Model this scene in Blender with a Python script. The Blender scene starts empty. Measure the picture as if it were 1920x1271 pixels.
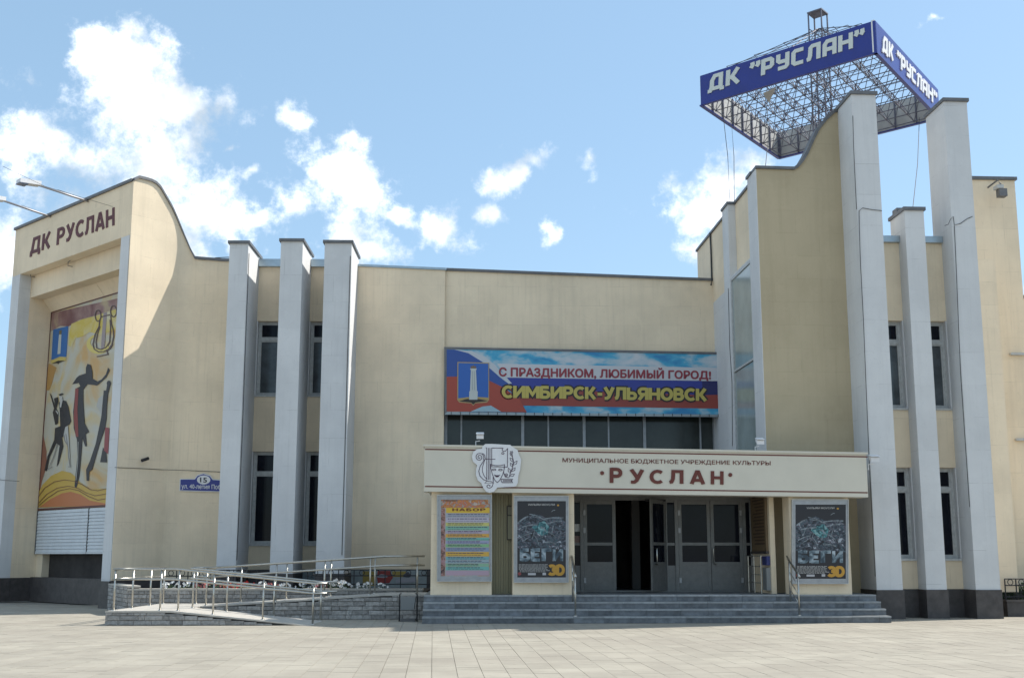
import bpy, math, random
from mathutils import Vector
random.seed(7)
sc = bpy.context.scene
COL = sc.collection

# ------------------------------------------------------------------ camera
F, YC, TAN, H = 2090.0, 700.0, 342 / 2090.0, 1.5      # focal length in photo pixels, principal row, pitch, eye height
TH = math.atan(TAN); CT, ST = math.cos(TH), math.sin(TH)
cam = bpy.data.objects.new('camera', bpy.data.cameras.new('camera'))
COL.objects.link(cam); sc.camera = cam
cam.location = (0, 0, H); cam.rotation_euler = (math.pi / 2 + TH, 0, 0)
cam.data.sensor_fit = 'HORIZONTAL'; cam.data.sensor_width = 36
cam.data.lens = F / 1920 * 36; cam.data.shift_y = (YC - 635.5) / 1920
cam.data.clip_end = 5000
sc.cycles.max_bounces = 6; sc.cycles.diffuse_bounces = 3; sc.cycles.glossy_bounces = 3; sc.cycles.transmission_bounces = 2

# ------------------------------------------------------------------ sun, sky, exposure
SUN_AZ, SUN_EL = 21.5, 48.0          # azimuth from +X towards +Y, elevation
SKY_STRENGTH, CLOUD, SUN_STRENGTH, EXPOSURE = 0.080, 12.0, 2.95, 1.1
sun = bpy.data.objects.new('sun', bpy.data.lights.new('sun', 'SUN'))
COL.objects.link(sun)
_a, _e = math.radians(SUN_AZ), math.radians(SUN_EL)
SD = Vector((math.cos(_e) * math.cos(_a), math.cos(_e) * math.sin(_a), math.sin(_e)))
sun.rotation_euler = SD.to_track_quat('Z', 'Y').to_euler()
sun.location = SD * 60
sun.data.energy = SUN_STRENGTH; sun.data.angle = math.radians(0.53); sun.data.color = (1, .95, .87)
vs = sc.view_settings
vs.view_transform = 'Standard'; vs.look = 'None'; vs.exposure = EXPOSURE; vs.gamma = 1; vs.use_curve_mapping = False

def ray(x, y):
    a, b = (x - 960) / F, (YC - y) / F
    return Vector((a, CT - b * ST, ST + b * CT))

def make_world():
    w = bpy.data.worlds.new('World'); sc.world = w; w.use_nodes = True
    nt = w.node_tree; N, L = nt.nodes, nt.links
    bg = N['Background']; bg.inputs[1].default_value = SKY_STRENGTH
    sky = N.new('ShaderNodeTexSky'); sky.sky_type = 'NISHITA'; sky.sun_disc = False
    sky.sun_elevation = _e; sky.sun_rotation = math.radians(90 - SUN_AZ)
    sky.air_density = 1.0; sky.dust_density = 0.5; sky.ozone_density = 1.6
    tc = N.new('ShaderNodeTexCoord')
    def math_(op, a, b=None, c=None):
        n = N.new('ShaderNodeMath'); n.operation = op
        for i, v in enumerate((a, b, c)):
            if v is None: continue
            if isinstance(v, (int, float)): n.inputs[i].default_value = v
            else: L.new(v, n.inputs[i])
        return n.outputs[0]
    sep = N.new('ShaderNodeSeparateXYZ'); L.new(tc.outputs['Generated'], sep.inputs[0])
    az = math_('ARCTAN2', sep.outputs[0], sep.outputs[1]); el = math_('ARCSINE', sep.outputs[2])
    cmb = N.new('ShaderNodeCombineXYZ'); L.new(az, cmb.inputs[0]); L.new(el, cmb.inputs[1])
    def noise(scale, detail, rough, off=0.0):
        mp = N.new('ShaderNodeVectorMath'); mp.operation = 'ADD'; mp.inputs[1].default_value = (off, off * .7, -off)
        L.new(tc.outputs['Generated'], mp.inputs[0])
        n = N.new('ShaderNodeTexNoise'); n.inputs['Scale'].default_value = scale
        n.inputs['Detail'].default_value = detail; n.inputs['Roughness'].default_value = rough
        L.new(mp.outputs[0], n.inputs['Vector']); return n
    n1 = noise(9, 3, .5)
    v1 = N.new('ShaderNodeVectorMath'); v1.operation = 'SUBTRACT'; v1.inputs[1].default_value = (.5, .5, .5); L.new(n1.outputs['Color'], v1.inputs[0])
    v2 = N.new('ShaderNodeVectorMath'); v2.operation = 'MULTIPLY_ADD'; v2.inputs[1].default_value = (.05, .05, 0)
    L.new(v1.outputs[0], v2.inputs[0]); L.new(cmb.outputs[0], v2.inputs[2])
    n1b = noise(38, 2, .5, 5.3)
    v1b = N.new('ShaderNodeVectorMath'); v1b.operation = 'SUBTRACT'; v1b.inputs[1].default_value = (.5, .5, .5); L.new(n1b.outputs['Color'], v1b.inputs[0])
    v3 = N.new('ShaderNodeVectorMath'); v3.operation = 'MULTIPLY_ADD'; v3.inputs[1].default_value = (.03, .022, 0)
    L.new(v1b.outputs[0], v3.inputs[0]); L.new(v2.outputs[0], v3.inputs[2]); v2 = v3
    # clouds of the photograph: photo pixel centre and half sizes, then unseen clouds all round, made larger and more numerous to lift the ambient light
    px = [(235, 110, 120, 90), (330, 175, 110, 85), (170, 55, 60, 40), (240, 200, 120, 80), (110, 285, 130, 50), (300, 330, 150, 95),
          (30, 290, 70, 45), (390, 400, 60, 60), (340, 440, 90, 60), (5, 440, 45, 90), (440, 465, 50, 35), (230, 400, 200, 90),
          (620, 320, 85, 60), (640, 420, 90, 95), (560, 390, 60, 70), (660, 270, 42, 24), (560, 242, 34, 30), (735, 425, 28, 22), (690, 490, 70, 40),
          (842, 446, 48, 44), (955, 328, 46, 28), (1010, 305, 34, 16), (1103, 312, 28, 20), (925, 410, 36, 20), (1030, 427, 18, 22),
          (1320, 385, 95, 48), (1365, 335, 60, 40), (1275, 400, 60, 34), (1772, 42, 26, 8),
          (470, 325, 26, 16), (435, 277, 22, 8), (470, 405, 26, 16), (1330, 470, 50, 30), (1915, 520, 30, 40)]
    cl = []
    for x, y, rx, ry in px:
        d = ray(x, y).normalized()
        cl.append((math.atan2(d.x, d.y), math.asin(d.z), 1.3 * rx / F, 1.3 * ry / F))
    rnd = random.Random(3)
    for k in range(26):
        a = math.radians(rnd.uniform(34, 326)); a = a - 2 * math.pi if a > math.pi else a
        e = math.radians(rnd.uniform(3, 62)); s = rnd.uniform(.14, .34)
        cl.append((a, e, s * 1.3 / math.cos(e), s * .7))
    acc = None
    for a, e, ra, re in cl:
        m = N.new('ShaderNodeVectorMath'); m.operation = 'MULTIPLY_ADD'
        m.inputs[1].default_value = (1 / ra, 1 / re, 0); m.inputs[2].default_value = (-a / ra, -e / re, 0)
        L.new(v2.outputs[0], m.inputs[0])
        ln = N.new('ShaderNodeVectorMath'); ln.operation = 'LENGTH'; L.new(m.outputs[0], ln.inputs[0])
        acc = ln.outputs['Value'] if acc is None else math_('SMOOTH_MIN', acc, ln.outputs['Value'], .35)
    n2 = noise(17, 9, .66, 3.1)
    dens = math_('MULTIPLY', math_('SUBTRACT', 1.0, acc), .62)
    dens = math_('MULTIPLY_ADD', math_('SUBTRACT', n2.outputs['Fac'], .5), 3.3, dens)
    mr = N.new('ShaderNodeMapRange'); mr.interpolation_type = 'SMOOTHSTEP'
    mr.inputs['From Min'].default_value = 0.05; mr.inputs['From Max'].default_value = .9; L.new(dens, mr.inputs['Value'])
    n3 = noise(13, 4, .55, 7.7)
    sh = N.new('ShaderNodeMapRange'); sh.inputs['From Min'].default_value = .40; sh.inputs['From Max'].default_value = .66
    L.new(n3.outputs['Fac'], sh.inputs['Value'])
    cc = N.new('ShaderNodeMix'); cc.data_type = 'RGBA'
    cc.inputs['A'].default_value = (CLOUD, CLOUD, CLOUD, 1); cc.inputs['B'].default_value = (CLOUD * .33, CLOUD * .38, CLOUD * .43, 1)
    L.new(sh.outputs[0], cc.inputs['Factor'])
    # thin summer air: the blue is lightened a little and evenly
    hz = N.new('ShaderNodeMix'); hz.data_type = 'RGBA'; hz.inputs['Factor'].default_value = .42
    hz.inputs['B'].default_value = (3.0, 4.75, 6.2, 1); L.new(sky.outputs[0], hz.inputs['A'])
    mx = N.new('ShaderNodeMix'); mx.data_type = 'RGBA'
    L.new(mr.outputs[0], mx.inputs['Factor']); L.new(hz.outputs['Result'], mx.inputs['A']); L.new(cc.outputs['Result'], mx.inputs['B'])
    L.new(mx.outputs['Result'], bg.inputs[0])
    w.cycles.sampling_method = 'MANUAL'; w.cycles.sample_map_resolution = 1024
make_world()

# ------------------------------------------------------------------ photo pixels -> places on walls and ground
def ground(x, y, z=0.0):
    d = ray(x, y); t = (z - H) / d.z
    return Vector((d.x * t, d.y * t, z))

def project(p):
    v = Vector(p) - Vector((0, 0, H))
    f = v.y * CT + v.z * ST; u = -v.y * ST + v.z * CT
    return 960 + F * v.x / f, YC - F * u / f

class Fr:
    """upright wall frame: s along the wall (left to right), d out of the wall, z up"""
    def __init__(s, o, yaw):
        s.o = Vector((o[0], o[1], 0)); s.yaw = math.radians(yaw)
        s.c, s.s = math.cos(s.yaw), math.sin(s.yaw)
        s.u = Vector((s.c, s.s, 0)); s.n = Vector((s.s, -s.c, 0))
    def p(s, a, d, z): return s.o + s.u * a + s.n * d + Vector((0, 0, z))
    def w(s, x, y, d=0.0):
        r = ray(x, y); t = (d + s.n.dot(s.o)) / s.n.dot(r)
        return Vector((r.x * t, r.y * t, H + r.z * t))
    def q(s, x, y, d=0.0):
        v = s.w(x, y, d); return (v - s.o).dot(s.u), v.z
    def S(s, x, y, d=0.0): return s.q(x, y, d)[0]
    def Z(s, x, y, d=0.0): return s.q(x, y, d)[1]

K = ground(205, 1141)
G = Fr(K, -41.55)                 # gable end of the left wing
W = Fr(K, 48.45)                     # its flank
I0 = W.p(W.S(338, 620), 0, 0)
M = Fr(I0, 1)                     # main facade
T = Fr(ground(1665, 1160), 3)     # tower, front of its columns
E = Fr(ground(1230, 1168), 2)     # entrance, front of the lowest step

def zm(x0, y0, sc_):              # enlarged view -> photo pixels
    return lambda pts: [(x0 + x / sc_, y0 + y / sc_) for x, y in pts]

# ------------------------------------------------------------------ materials
MATS = {}
def mat(name, col, rough=.7, metal=0.0, var=.0, vscale=3.0, bump=.0, bscale=40.0, rand=.0, spec=.5, col2=None, emit=None):
    if name in MATS: return MATS[name]
    m = bpy.data.materials.new(name); m.use_nodes = True
    nt = m.node_tree; N, L = nt.nodes, nt.links; b = N['Principled BSDF']
    b.inputs['Base Color'].default_value = (*col, 1); b.inputs['Roughness'].default_value = rough
    b.inputs['Metallic'].default_value = metal; b.inputs['Specular IOR Level'].default_value = spec
    geo = None
    if var or bump:
        geo = N.new('ShaderNodeNewGeometry')
    last = None
    if var:
        n = N.new('ShaderNodeTexNoise'); n.inputs['Scale'].default_value = vscale; n.inputs['Detail'].default_value = 6
        n.inputs['Roughness'].default_value = .62
        L.new(geo.outputs['Position'], n.inputs['Vector'])
        mx = N.new('ShaderNodeMix'); mx.data_type = 'RGBA'
        c2 = col2 or tuple(c * (1 - var) for c in col)
        mx.inputs['A'].default_value = (*col, 1); mx.inputs['B'].default_value = (*c2, 1)
        r = N.new('ShaderNodeMapRange'); r.inputs['From Min'].default_value = .36; r.inputs['From Max'].default_value = .68
        L.new(n.outputs['Fac'], r.inputs['Value']); L.new(r.outputs[0], mx.inputs['Factor']); last = mx.outputs['Result']
    if name == 'beige_paving_slab':         # trodden, damp and dusty areas across many slabs
        n = N.new('ShaderNodeTexNoise'); n.inputs['Scale'].default_value = .28; n.inputs['Detail'].default_value = 8; n.inputs['Roughness'].default_value = .7
        L.new(geo.outputs['Position'], n.inputs['Vector']); r = N.new('ShaderNodeMapRange'); r.inputs['From Min'].default_value = .4; r.inputs['From Max'].default_value = .7
        r.inputs['To Max'].default_value = .75; L.new(n.outputs['Fac'], r.inputs['Value']); mx = N.new('ShaderNodeMix'); mx.data_type = 'RGBA'
        L.new(r.outputs[0], mx.inputs['Factor']); L.new(last, mx.inputs['A']); mx.inputs['B'].default_value = (.262, .232, .19, 1); last = mx.outputs['Result']
        n = N.new('ShaderNodeTexNoise'); n.inputs['Scale'].default_value = 5; n.inputs['Detail'].default_value = 3; L.new(geo.outputs['Position'], n.inputs['Vector'])
        r = N.new('ShaderNodeMapRange'); r.inputs['From Min'].default_value = .66; r.inputs['From Max'].default_value = .74; r.inputs['To Max'].default_value = .45; L.new(n.outputs['Fac'], r.inputs['Value'])
        mx = N.new('ShaderNodeMix'); mx.data_type = 'RGBA'; L.new(r.outputs[0], mx.inputs['Factor']); L.new(last, mx.inputs['A']); mx.inputs['B'].default_value = (.16, .145, .12, 1); last = mx.outputs['Result']
    if rand:
        oi = N.new('ShaderNodeObjectInfo'); gi = N.new('ShaderNodeNewGeometry')
        ad = N.new('ShaderNodeMath'); ad.operation = 'ADD'; L.new(oi.outputs['Random'], ad.inputs[0]); L.new(gi.outputs['Random Per Island'], ad.inputs[1])
        fr = N.new('ShaderNodeMath'); fr.operation = 'FRACT'; L.new(ad.outputs[0], fr.inputs[0])
        r = N.new('ShaderNodeMapRange'); r.inputs['To Min'].default_value = 1 - rand; r.inputs['To Max'].default_value = 1 + rand
        L.new(fr.outputs[0], r.inputs['Value'])
        vm = N.new('ShaderNodeVectorMath'); vm.operation = 'SCALE'; L.new(r.outputs[0], vm.inputs['Scale'])
        if last is None: vm.inputs[0].default_value = col
        else: L.new(last, vm.inputs[0])
        last = vm.outputs[0]
    if last is not None: L.new(last, b.inputs['Base Color'])
    if bump:
        n = N.new('ShaderNodeTexNoise'); n.inputs['Scale'].default_value = bscale; n.inputs['Detail'].default_value = 5
        L.new(geo.outputs['Position'], n.inputs['Vector'])
        bp = N.new('ShaderNodeBump'); bp.inputs['Strength'].default_value = bump; bp.inputs['Distance'].default_value = .02
        L.new(n.outputs['Fac'], bp.inputs['Height']); L.new(bp.outputs[0], b.inputs['Normal'])
    if emit: b.inputs['Emission Color'].default_value = (*emit, 1); b.inputs['Emission Strength'].default_value = 1
    MATS[name] = m; return m

def wall_mat(name, col, stain, joint, jw=1.3, jh=.62, fac=.35):
    """painted stone cladding: faint slab joints, drip stains, dust and fine relief"""
    m = bpy.data.materials.new(name); m.use_nodes = True
    nt = m.node_tree; N, L = nt.nodes, nt.links; b = N['Principled BSDF']
    b.inputs['Roughness'].default_value = .82; b.inputs['Specular IOR Level'].default_value = .25
    g = N.new('ShaderNodeNewGeometry'); s = N.new('ShaderNodeSeparateXYZ'); L.new(g.outputs['Position'], s.inputs[0])
    def comb(ax, ay, az):
        c = N.new('ShaderNodeCombineXYZ')
        for i, (o, k) in enumerate(((s.outputs[0], ax), (s.outputs[1], ay), (s.outputs[2], az))):
            mm = N.new('ShaderNodeMath'); mm.operation = 'MULTIPLY'; mm.inputs[1].default_value = k
            L.new(o, mm.inputs[0]); L.new(mm.outputs[0], c.inputs[i])
        return c.outputs[0]
    def nz(vec, scale, det, lo, hi, rough=.6):
        n = N.new('ShaderNodeTexNoise'); n.inputs['Scale'].default_value = scale; n.inputs['Detail'].default_value = det
        n.inputs['Roughness'].default_value = rough; L.new(vec, n.inputs['Vector'])
        r = N.new('ShaderNodeMapRange'); r.inputs['From Min'].default_value = lo; r.inputs['From Max'].default_value = hi
        L.new(n.outputs['Fac'], r.inputs['Value']); return r.outputs[0], n
    def mul(a, k):
        mm = N.new('ShaderNodeMath'); mm.operation = 'MULTIPLY'; L.new(a, mm.inputs[0])
        if isinstance(k, float): mm.inputs[1].default_value = k
        else: L.new(k, mm.inputs[1])
        return mm.outputs[0]
    def mix(f, a, bcol):
        mx = N.new('ShaderNodeMix'); mx.data_type = 'RGBA'; L.new(f, mx.inputs['Factor'])
        if isinstance(a, tuple): mx.inputs['A'].default_value = (*a, 1)
        else: L.new(a, mx.inputs['A'])
        mx.inputs['B'].default_value = (*bcol, 1); return mx.outputs['Result']
    f1, _ = nz(comb(1, 1, 1), .55, 6, .38, .72)
    c = mix(mul(f1, .8), col, stain)
    f2, _ = nz(comb(2.6, 2.6, .16), 1.6, 6, .52, .8)          # vertical drip marks
    c = mix(mul(f2, .6), c, stain)
    f2b, _ = nz(comb(9, 9, .22), 1.5, 5, .56, .8)             # finer rain streaks
    c = mix(mul(f2b, .2), c, joint)
    f2c, _ = nz(comb(1, 1, .8), 2.6, 7, .55, .75, .7)          # blotches of old paint
    c = mix(mul(f2c, .35), c, tuple(min(.9, q * 1.12) for q in col))
    f3, _ = nz(comb(1, 1, 1), 14, 5, .6, .85)
    c = mix(mul(f3, .3), c, joint)
    add = N.new('ShaderNodeMath'); add.operation = 'ADD'; L.new(s.outputs[0], add.inputs[0])
    yk = N.new('ShaderNodeMath'); yk.operation = 'MULTIPLY'; yk.inputs[1].default_value = .9; L.new(s.outputs[1], yk.inputs[0]); L.new(yk.outputs[0], add.inputs[1])
    bc = N.new('ShaderNodeCombineXYZ'); L.new(add.outputs[0], bc.inputs[0]); L.new(s.outputs[2], bc.inputs[1])
    br = N.new('ShaderNodeTexBrick'); L.new(bc.outputs[0], br.inputs['Vector'])
    br.inputs['Scale'].default_value = 1; br.inputs['Brick Width'].default_value = jw; br.inputs['Row Height'].default_value = jh
    br.inputs['Mortar Size'].default_value = .006; br.inputs['Mortar Smooth'].default_value = .3
    br.inputs['Color1'].default_value = (1, 1, 1, 1); br.inputs['Color2'].default_value = (.9, .9, .9, 1); br.inputs['Mortar'].default_value = (0, 0, 0, 1)
    f4, _ = nz(comb(1, 1, 1), 1.7, 3, .46, .62)
    c = mix(mul(mul(br.outputs['Fac'], f4), fac), c, joint)
    # slabs differ very slightly in tone
    sl = N.new('ShaderNodeMix'); sl.data_type = 'RGBA'; sl.blend_type = 'MULTIPLY'; sl.inputs['Factor'].default_value = .35
    L.new(c, sl.inputs['A']); L.new(br.outputs['Color'], sl.inputs['B'])
    mo = N.new('ShaderNodeMix'); mo.data_type = 'RGBA'; L.new(br.outputs['Fac'], mo.inputs['Factor']); L.new(sl.outputs['Result'], mo.inputs['A']); L.new(c, mo.inputs['B'])
    L.new(mo.outputs['Result'], b.inputs['Base Color'])
    _, n5 = nz(comb(1, 1, 1), 60, 4, 0, 1)
    hh = N.new('ShaderNodeMath'); hh.operation = 'SUBTRACT'; L.new(n5.outputs['Fac'], hh.inputs[0]); L.new(br.outputs['Fac'], hh.inputs[1])
    bp = N.new('ShaderNodeBump'); bp.inputs['Strength'].default_value = .22; bp.inputs['Distance'].default_value = .01
    L.new(hh.outputs[0], bp.inputs['Height']); L.new(bp.outputs[0], b.inputs['Normal'])
    MATS[name] = m; return m

YEL = wall_mat('yellow_painted_cladding', (.835, .70, .515), (.645, .545, .405), (.34, .28, .19))
WHT = wall_mat('white_painted_column', (.66, .665, .665), (.54, .545, .55), (.34, .34, .34), 3.0, .82, .6)
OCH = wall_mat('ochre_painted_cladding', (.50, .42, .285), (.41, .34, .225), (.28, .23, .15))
CAP = mat('grey_sheet_metal', (.17, .17, .175), .5, .4, .25, 4)
MET = mat('bright_roof_metal', (.42, .50, .55), .35, .7, .2, 3)
PLI = mat('dark_granite_plinth', (.075, .066, .064), .5, 0, .45, 5, .2, 90)
STT = mat('lit_tread_granite', (.33, .345, .35), .6, 0, .3, 9, .25, 60, rand=.12)  # same granite as the risers; the lit look of the treads is in the colour
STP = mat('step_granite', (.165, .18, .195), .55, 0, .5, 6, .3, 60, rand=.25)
MOR = mat('mortar', (.09, .088, .085), .95, 0, .2, 30)
BRK = mat('split_stone_brick', (.37, .355, .335), .9, 0, .42, 14, .9, 45, rand=.25)
CON = mat('pale_ramp_paving', (.46, .435, .39), .85, 0, .2, 6, .2, 80)
STL = mat('brushed_stainless', (.50, .485, .44), .34, 1, .2, 20)
GLS = mat('dark_window_glass', (.010, .012, .020), .06, 0, .5, 1.2, spec=.16)
GLB = mat('curtained_window_glass', (.10, .118, .13), .1, 0, .6, 1.2, spec=.4)
GLR = mat('ribbon_glass', (.05, .058, .052), .12, 0, .45, .9, spec=.4)
GLT = mat('tinted_stair_glass', (.36, .42, .41), .14, 0, .3, .8, spec=.5)
PVC = mat('white_window_frame', (.50, .51, .50), .45, 0, .25, 9)
ALU = mat('grey_aluminium', (.175, .176, .17), .42, .1, .2, 8)
ALL = mat('light_aluminium', (.36, .37, .38), .42, .3, .2, 8)
BLK = mat('black_iron', (.018, .018, .02), .55, .2)
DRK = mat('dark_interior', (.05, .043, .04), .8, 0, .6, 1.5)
CRM = mat('cream_canopy_panel', (.62, .58, .485), .35, 0, .08, 1.0)
MAR = mat('maroon_print', (.125, .024, .014), .5)
GMAR = mat('maroon_painted_letter', (.15, .058, .068), .75, 0, .4, 10)
SBL = mat('blue_sign_face', (.014, .03, .24), .3, 0, .15, 1.5)
SLV = mat('silver_letter', (.60, .64, .60), .4)
WHI = mat('white_panel', (.72, .72, .73), .4, 0, .08, 2)
LIN = mat('dark_line_print', (.06, .03, .06), .6)
SGN = mat('sign_back_sheet', (.50, .50, .48), .6, 0, .3, 1.5)
TRU = mat('blue_grey_truss', (.17, .175, .23), .55, .2, .5, 5)
SHU = mat('white_shutter', (.62, .65, .67), .5, 0, .1, 3)
CBL = mat('black_cable', (.03, .03, .03), .6)

# ------------------------------------------------------------------ mesh helpers
class MB:
    def __init__(s): s.v, s.f = [], []
    def add(s, vs_, fs_):
        k = len(s.v); s.v += [Vector(v) for v in vs_]; s.f += [tuple(i + k for i in f) for f in fs_]; return s
    def box(s, fr, a0, a1, d0, d1, z0, z1):
        vs_ = [fr.p(a, d, z) for z in (z0, z1) for d in (d0, d1) for a in (a0, a1)]
        return s.add(vs_, [(0, 1, 3, 2), (4, 6, 7, 5), (0, 4, 5, 1), (2, 3, 7, 6), (0, 2, 6, 4), (1, 5, 7, 3)])
    def prism(s, fr, poly, d0, d1):
        n = len(poly); vs_ = [fr.p(a, d0, z) for a, z in poly] + [fr.p(a, d1, z) for a, z in poly]
        return s.add(vs_, [tuple(range(n)), tuple(range(2 * n - 1, n - 1, -1))] + [(i, i + n, (i + 1) % n + n, (i + 1) % n) for i in range(n)])
    def ext(s, pts, vec):                       # any world polygon, extruded
        n = len(pts); vec = Vector(vec); vs_ = [Vector(p) for p in pts] + [Vector(p) + vec for p in pts]
        return s.add(vs_, [tuple(range(n)), tuple(range(2 * n - 1, n - 1, -1))] + [(i, i + n, (i + 1) % n + n, (i + 1) % n) for i in range(n)])
    def tube(s, a, b, r, n=8, r2=None):
        a, b = Vector(a), Vector(b); r2 = r if r2 is None else r2
        ax = (b - a).normalized(); h = Vector((0, 0, 1)) if abs(ax.z) < .9 else Vector((1, 0, 0))
        u = ax.cross(h).normalized(); w = ax.cross(u)
        vs_ = [p + (u * math.cos(2 * math.pi * i / n) + w * math.sin(2 * math.pi * i / n)) * q for p, q in ((a, r), (b, r2)) for i in range(n)]
        return s.add(vs_, [(i, (i + 1) % n, (i + 1) % n + n, i + n) for i in range(n)] + [tuple(range(n - 1, -1, -1)), tuple(range(n, 2 * n))])
    def path(s, pts, r, n=6):                   # one continuous bent tube
        pts = [Vector(p) for p in pts]; rings = []
        for i, p in enumerate(pts):
            ax = (pts[min(i + 1, len(pts) - 1)] - pts[max(i - 1, 0)]).normalized()
            h = Vector((0, 0, 1)) if abs(ax.z) < .9 else Vector((0, 1, 0))
            u = ax.cross(h).normalized(); w = ax.cross(u)
            rings.append([p + (u * math.cos(2 * math.pi * k / n) + w * math.sin(2 * math.pi * k / n)) * r for k in range(n)])
        vs_ = [v for rg in rings for v in rg]; m = len(pts)
        fs_ = [(i * n + k, i * n + (k + 1) % n, (i + 1) * n + (k + 1) % n, (i + 1) * n + k) for i in range(m - 1) for k in range(n)]
        return s.add(vs_, fs_ + [tuple(range(n - 1, -1, -1)), tuple(range((m - 1) * n, m * n))])
    def ball(s, c, r, n=8, m=5, sz=1.0):
        c = Vector(c); vs_ = [c + Vector((0, 0, r * sz))]
        for j in range(1, m):
            t = math.pi * j / m
            vs_ += [c + Vector((r * math.sin(t) * math.cos(2 * math.pi * i / n), r * math.sin(t) * math.sin(2 * math.pi * i / n), r * sz * math.cos(t))) for i in range(n)]
        vs_.append(c - Vector((0, 0, r * sz))); fs_ = [(0, 1 + i, 1 + (i + 1) % n) for i in range(n)]
        for j in range(m - 2):
            fs_ += [(1 + j * n + i, 1 + (j + 1) * n + i, 1 + (j + 1) * n + (i + 1) % n, 1 + j * n + (i + 1) % n) for i in range(n)]
        l = 1 + (m - 2) * n
        return s.add(vs_, fs_ + [(l + (i + 1) % n, l + i, len(vs_) - 1) for i in range(n)])

ORG = {}
def link(o, parent, base):
    COL.objects.link(o); ORG[o.name] = Vector(base)
    if parent is not None:
        o.parent = parent; o.location = Vector(base) - ORG[parent.name]
    else: o.location = base
    return o
def obj(name, mb, m, parent=None, smooth=False, **props):
    lo = [min(v[i] for v in mb.v) for i in range(3)]; hi = [max(v[i] for v in mb.v) for i in range(3)]
    base = Vector(((lo[0] + hi[0]) / 2, (lo[1] + hi[1]) / 2, lo[2]))
    me = bpy.data.meshes.new(name); me.from_pydata([v - base for v in mb.v], [], mb.f); me.update()
    me.validate()
    me.materials.append(m)
    if smooth: me.polygons.foreach_set('use_smooth', [True] * len(me.polygons))
    o = link(bpy.data.objects.new(name, me), parent, base)
    for k, v in props.items(): o[k] = v
    return o
def fix_normals(o):
    import bmesh
    bm = bmesh.new(); bm.from_mesh(o.data); bmesh.ops.recalc_face_normals(bm, faces=bm.faces); bm.to_mesh(o.data); bm.free(); return o
def thing(name, label, category, base, group=None):
    o = link(bpy.data.objects.new(name, None), None, Vector(base)); o.empty_display_size = .2
    o['label'] = label; o['category'] = category
    if group: o['group'] = group
    return o

def capline(mb, fr, pts, d0, d1, th=.07):
    """metal coping along a wall top given as (s, z) points: one joined strip"""
    n = len(pts); up = []
    for i in range(n):
        a, b = pts[max(i - 1, 0)], pts[min(i + 1, n - 1)]
        dx, dz = b[0] - a[0], b[1] - a[1]; l = math.hypot(dx, dz) or 1
        up.append((pts[i][0] - dz / l * th, pts[i][1] + dx / l * th))
    vs_ = []
    for (a, z), (a2, z2) in zip(pts, up): vs_ += [fr.p(a, d0, z + .002), fr.p(a2, d0, z2), fr.p(a2, d1, z2), fr.p(a, d1, z + .002)]
    fs_ = [(i * 4 + k, i * 4 + (k + 1) % 4, (i + 1) * 4 + (k + 1) % 4, (i + 1) * 4 + k) for i in range(n - 1) for k in range(4)]
    return mb.add(vs_, fs_ + [(3, 2, 1, 0), ((n - 1) * 4, (n - 1) * 4 + 1, (n - 1) * 4 + 2, (n - 1) * 4 + 3)])

# flat print traced in photo pixels, laid on a wall plane
def flat(name, fr, d, polys, m, parent, th=.004, **props):
    mb = MB()
    for i, poly in enumerate(polys):
        dd = d + i * .0006
        mb.ext([fr.w(x, y, dd) for x, y in poly], fr.n * -th)
    return fix_normals(obj(name, mb, m, parent, **props))
def ribbon(pts, wd, closed=False):
    """outline strips (quads) of a stroke of width wd through 2-D points"""
    n = len(pts); L_, R_ = [], []
    for i in range(n):
        if closed: a, b = pts[i - 1], pts[(i + 1) % n]
        else: a, b = pts[max(i - 1, 0)], pts[min(i + 1, n - 1)]
        p = pts[i]
        def nn(u, v):
            dx, dy = v[0] - u[0], v[1] - u[1]; l = math.hypot(dx, dy) or 1; return (-dy / l, dx / l)
        n1 = nn(a, p) if a != p else nn(p, b); n2 = nn(p, b) if b != p else n1
        mx, my = n1[0] + n2[0], n1[1] + n2[1]; l2 = mx * mx + my * my
        k = 2 / l2 if l2 > .25 else 1.0
        k = min(k, 1.6)
        L_.append((p[0] + mx * k * wd / 2, p[1] + my * k * wd / 2)); R_.append((p[0] - mx * k * wd / 2, p[1] - my * k * wd / 2))
    m_ = n if closed else n - 1
    return [[L_[i], L_[(i + 1) % n], R_[(i + 1) % n], R_[i]] for i in range(m_)]
def strokes(name, fr, d, lines, wd, m, parent, th=.003, **props):
    mb = MB()
    for i, pts in enumerate(lines):
        closed = len(pts) > 3 and pts[0] == pts[-1]
        dd = d + (i % 6) * .0006
        for qd in ribbon(pts[:-1] if closed else pts, wd, closed):
            mb.ext([fr.w(x, y, dd) for x, y in qd], fr.n * -th)
    return fix_normals(obj(name, mb, m, parent, **props))

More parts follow.
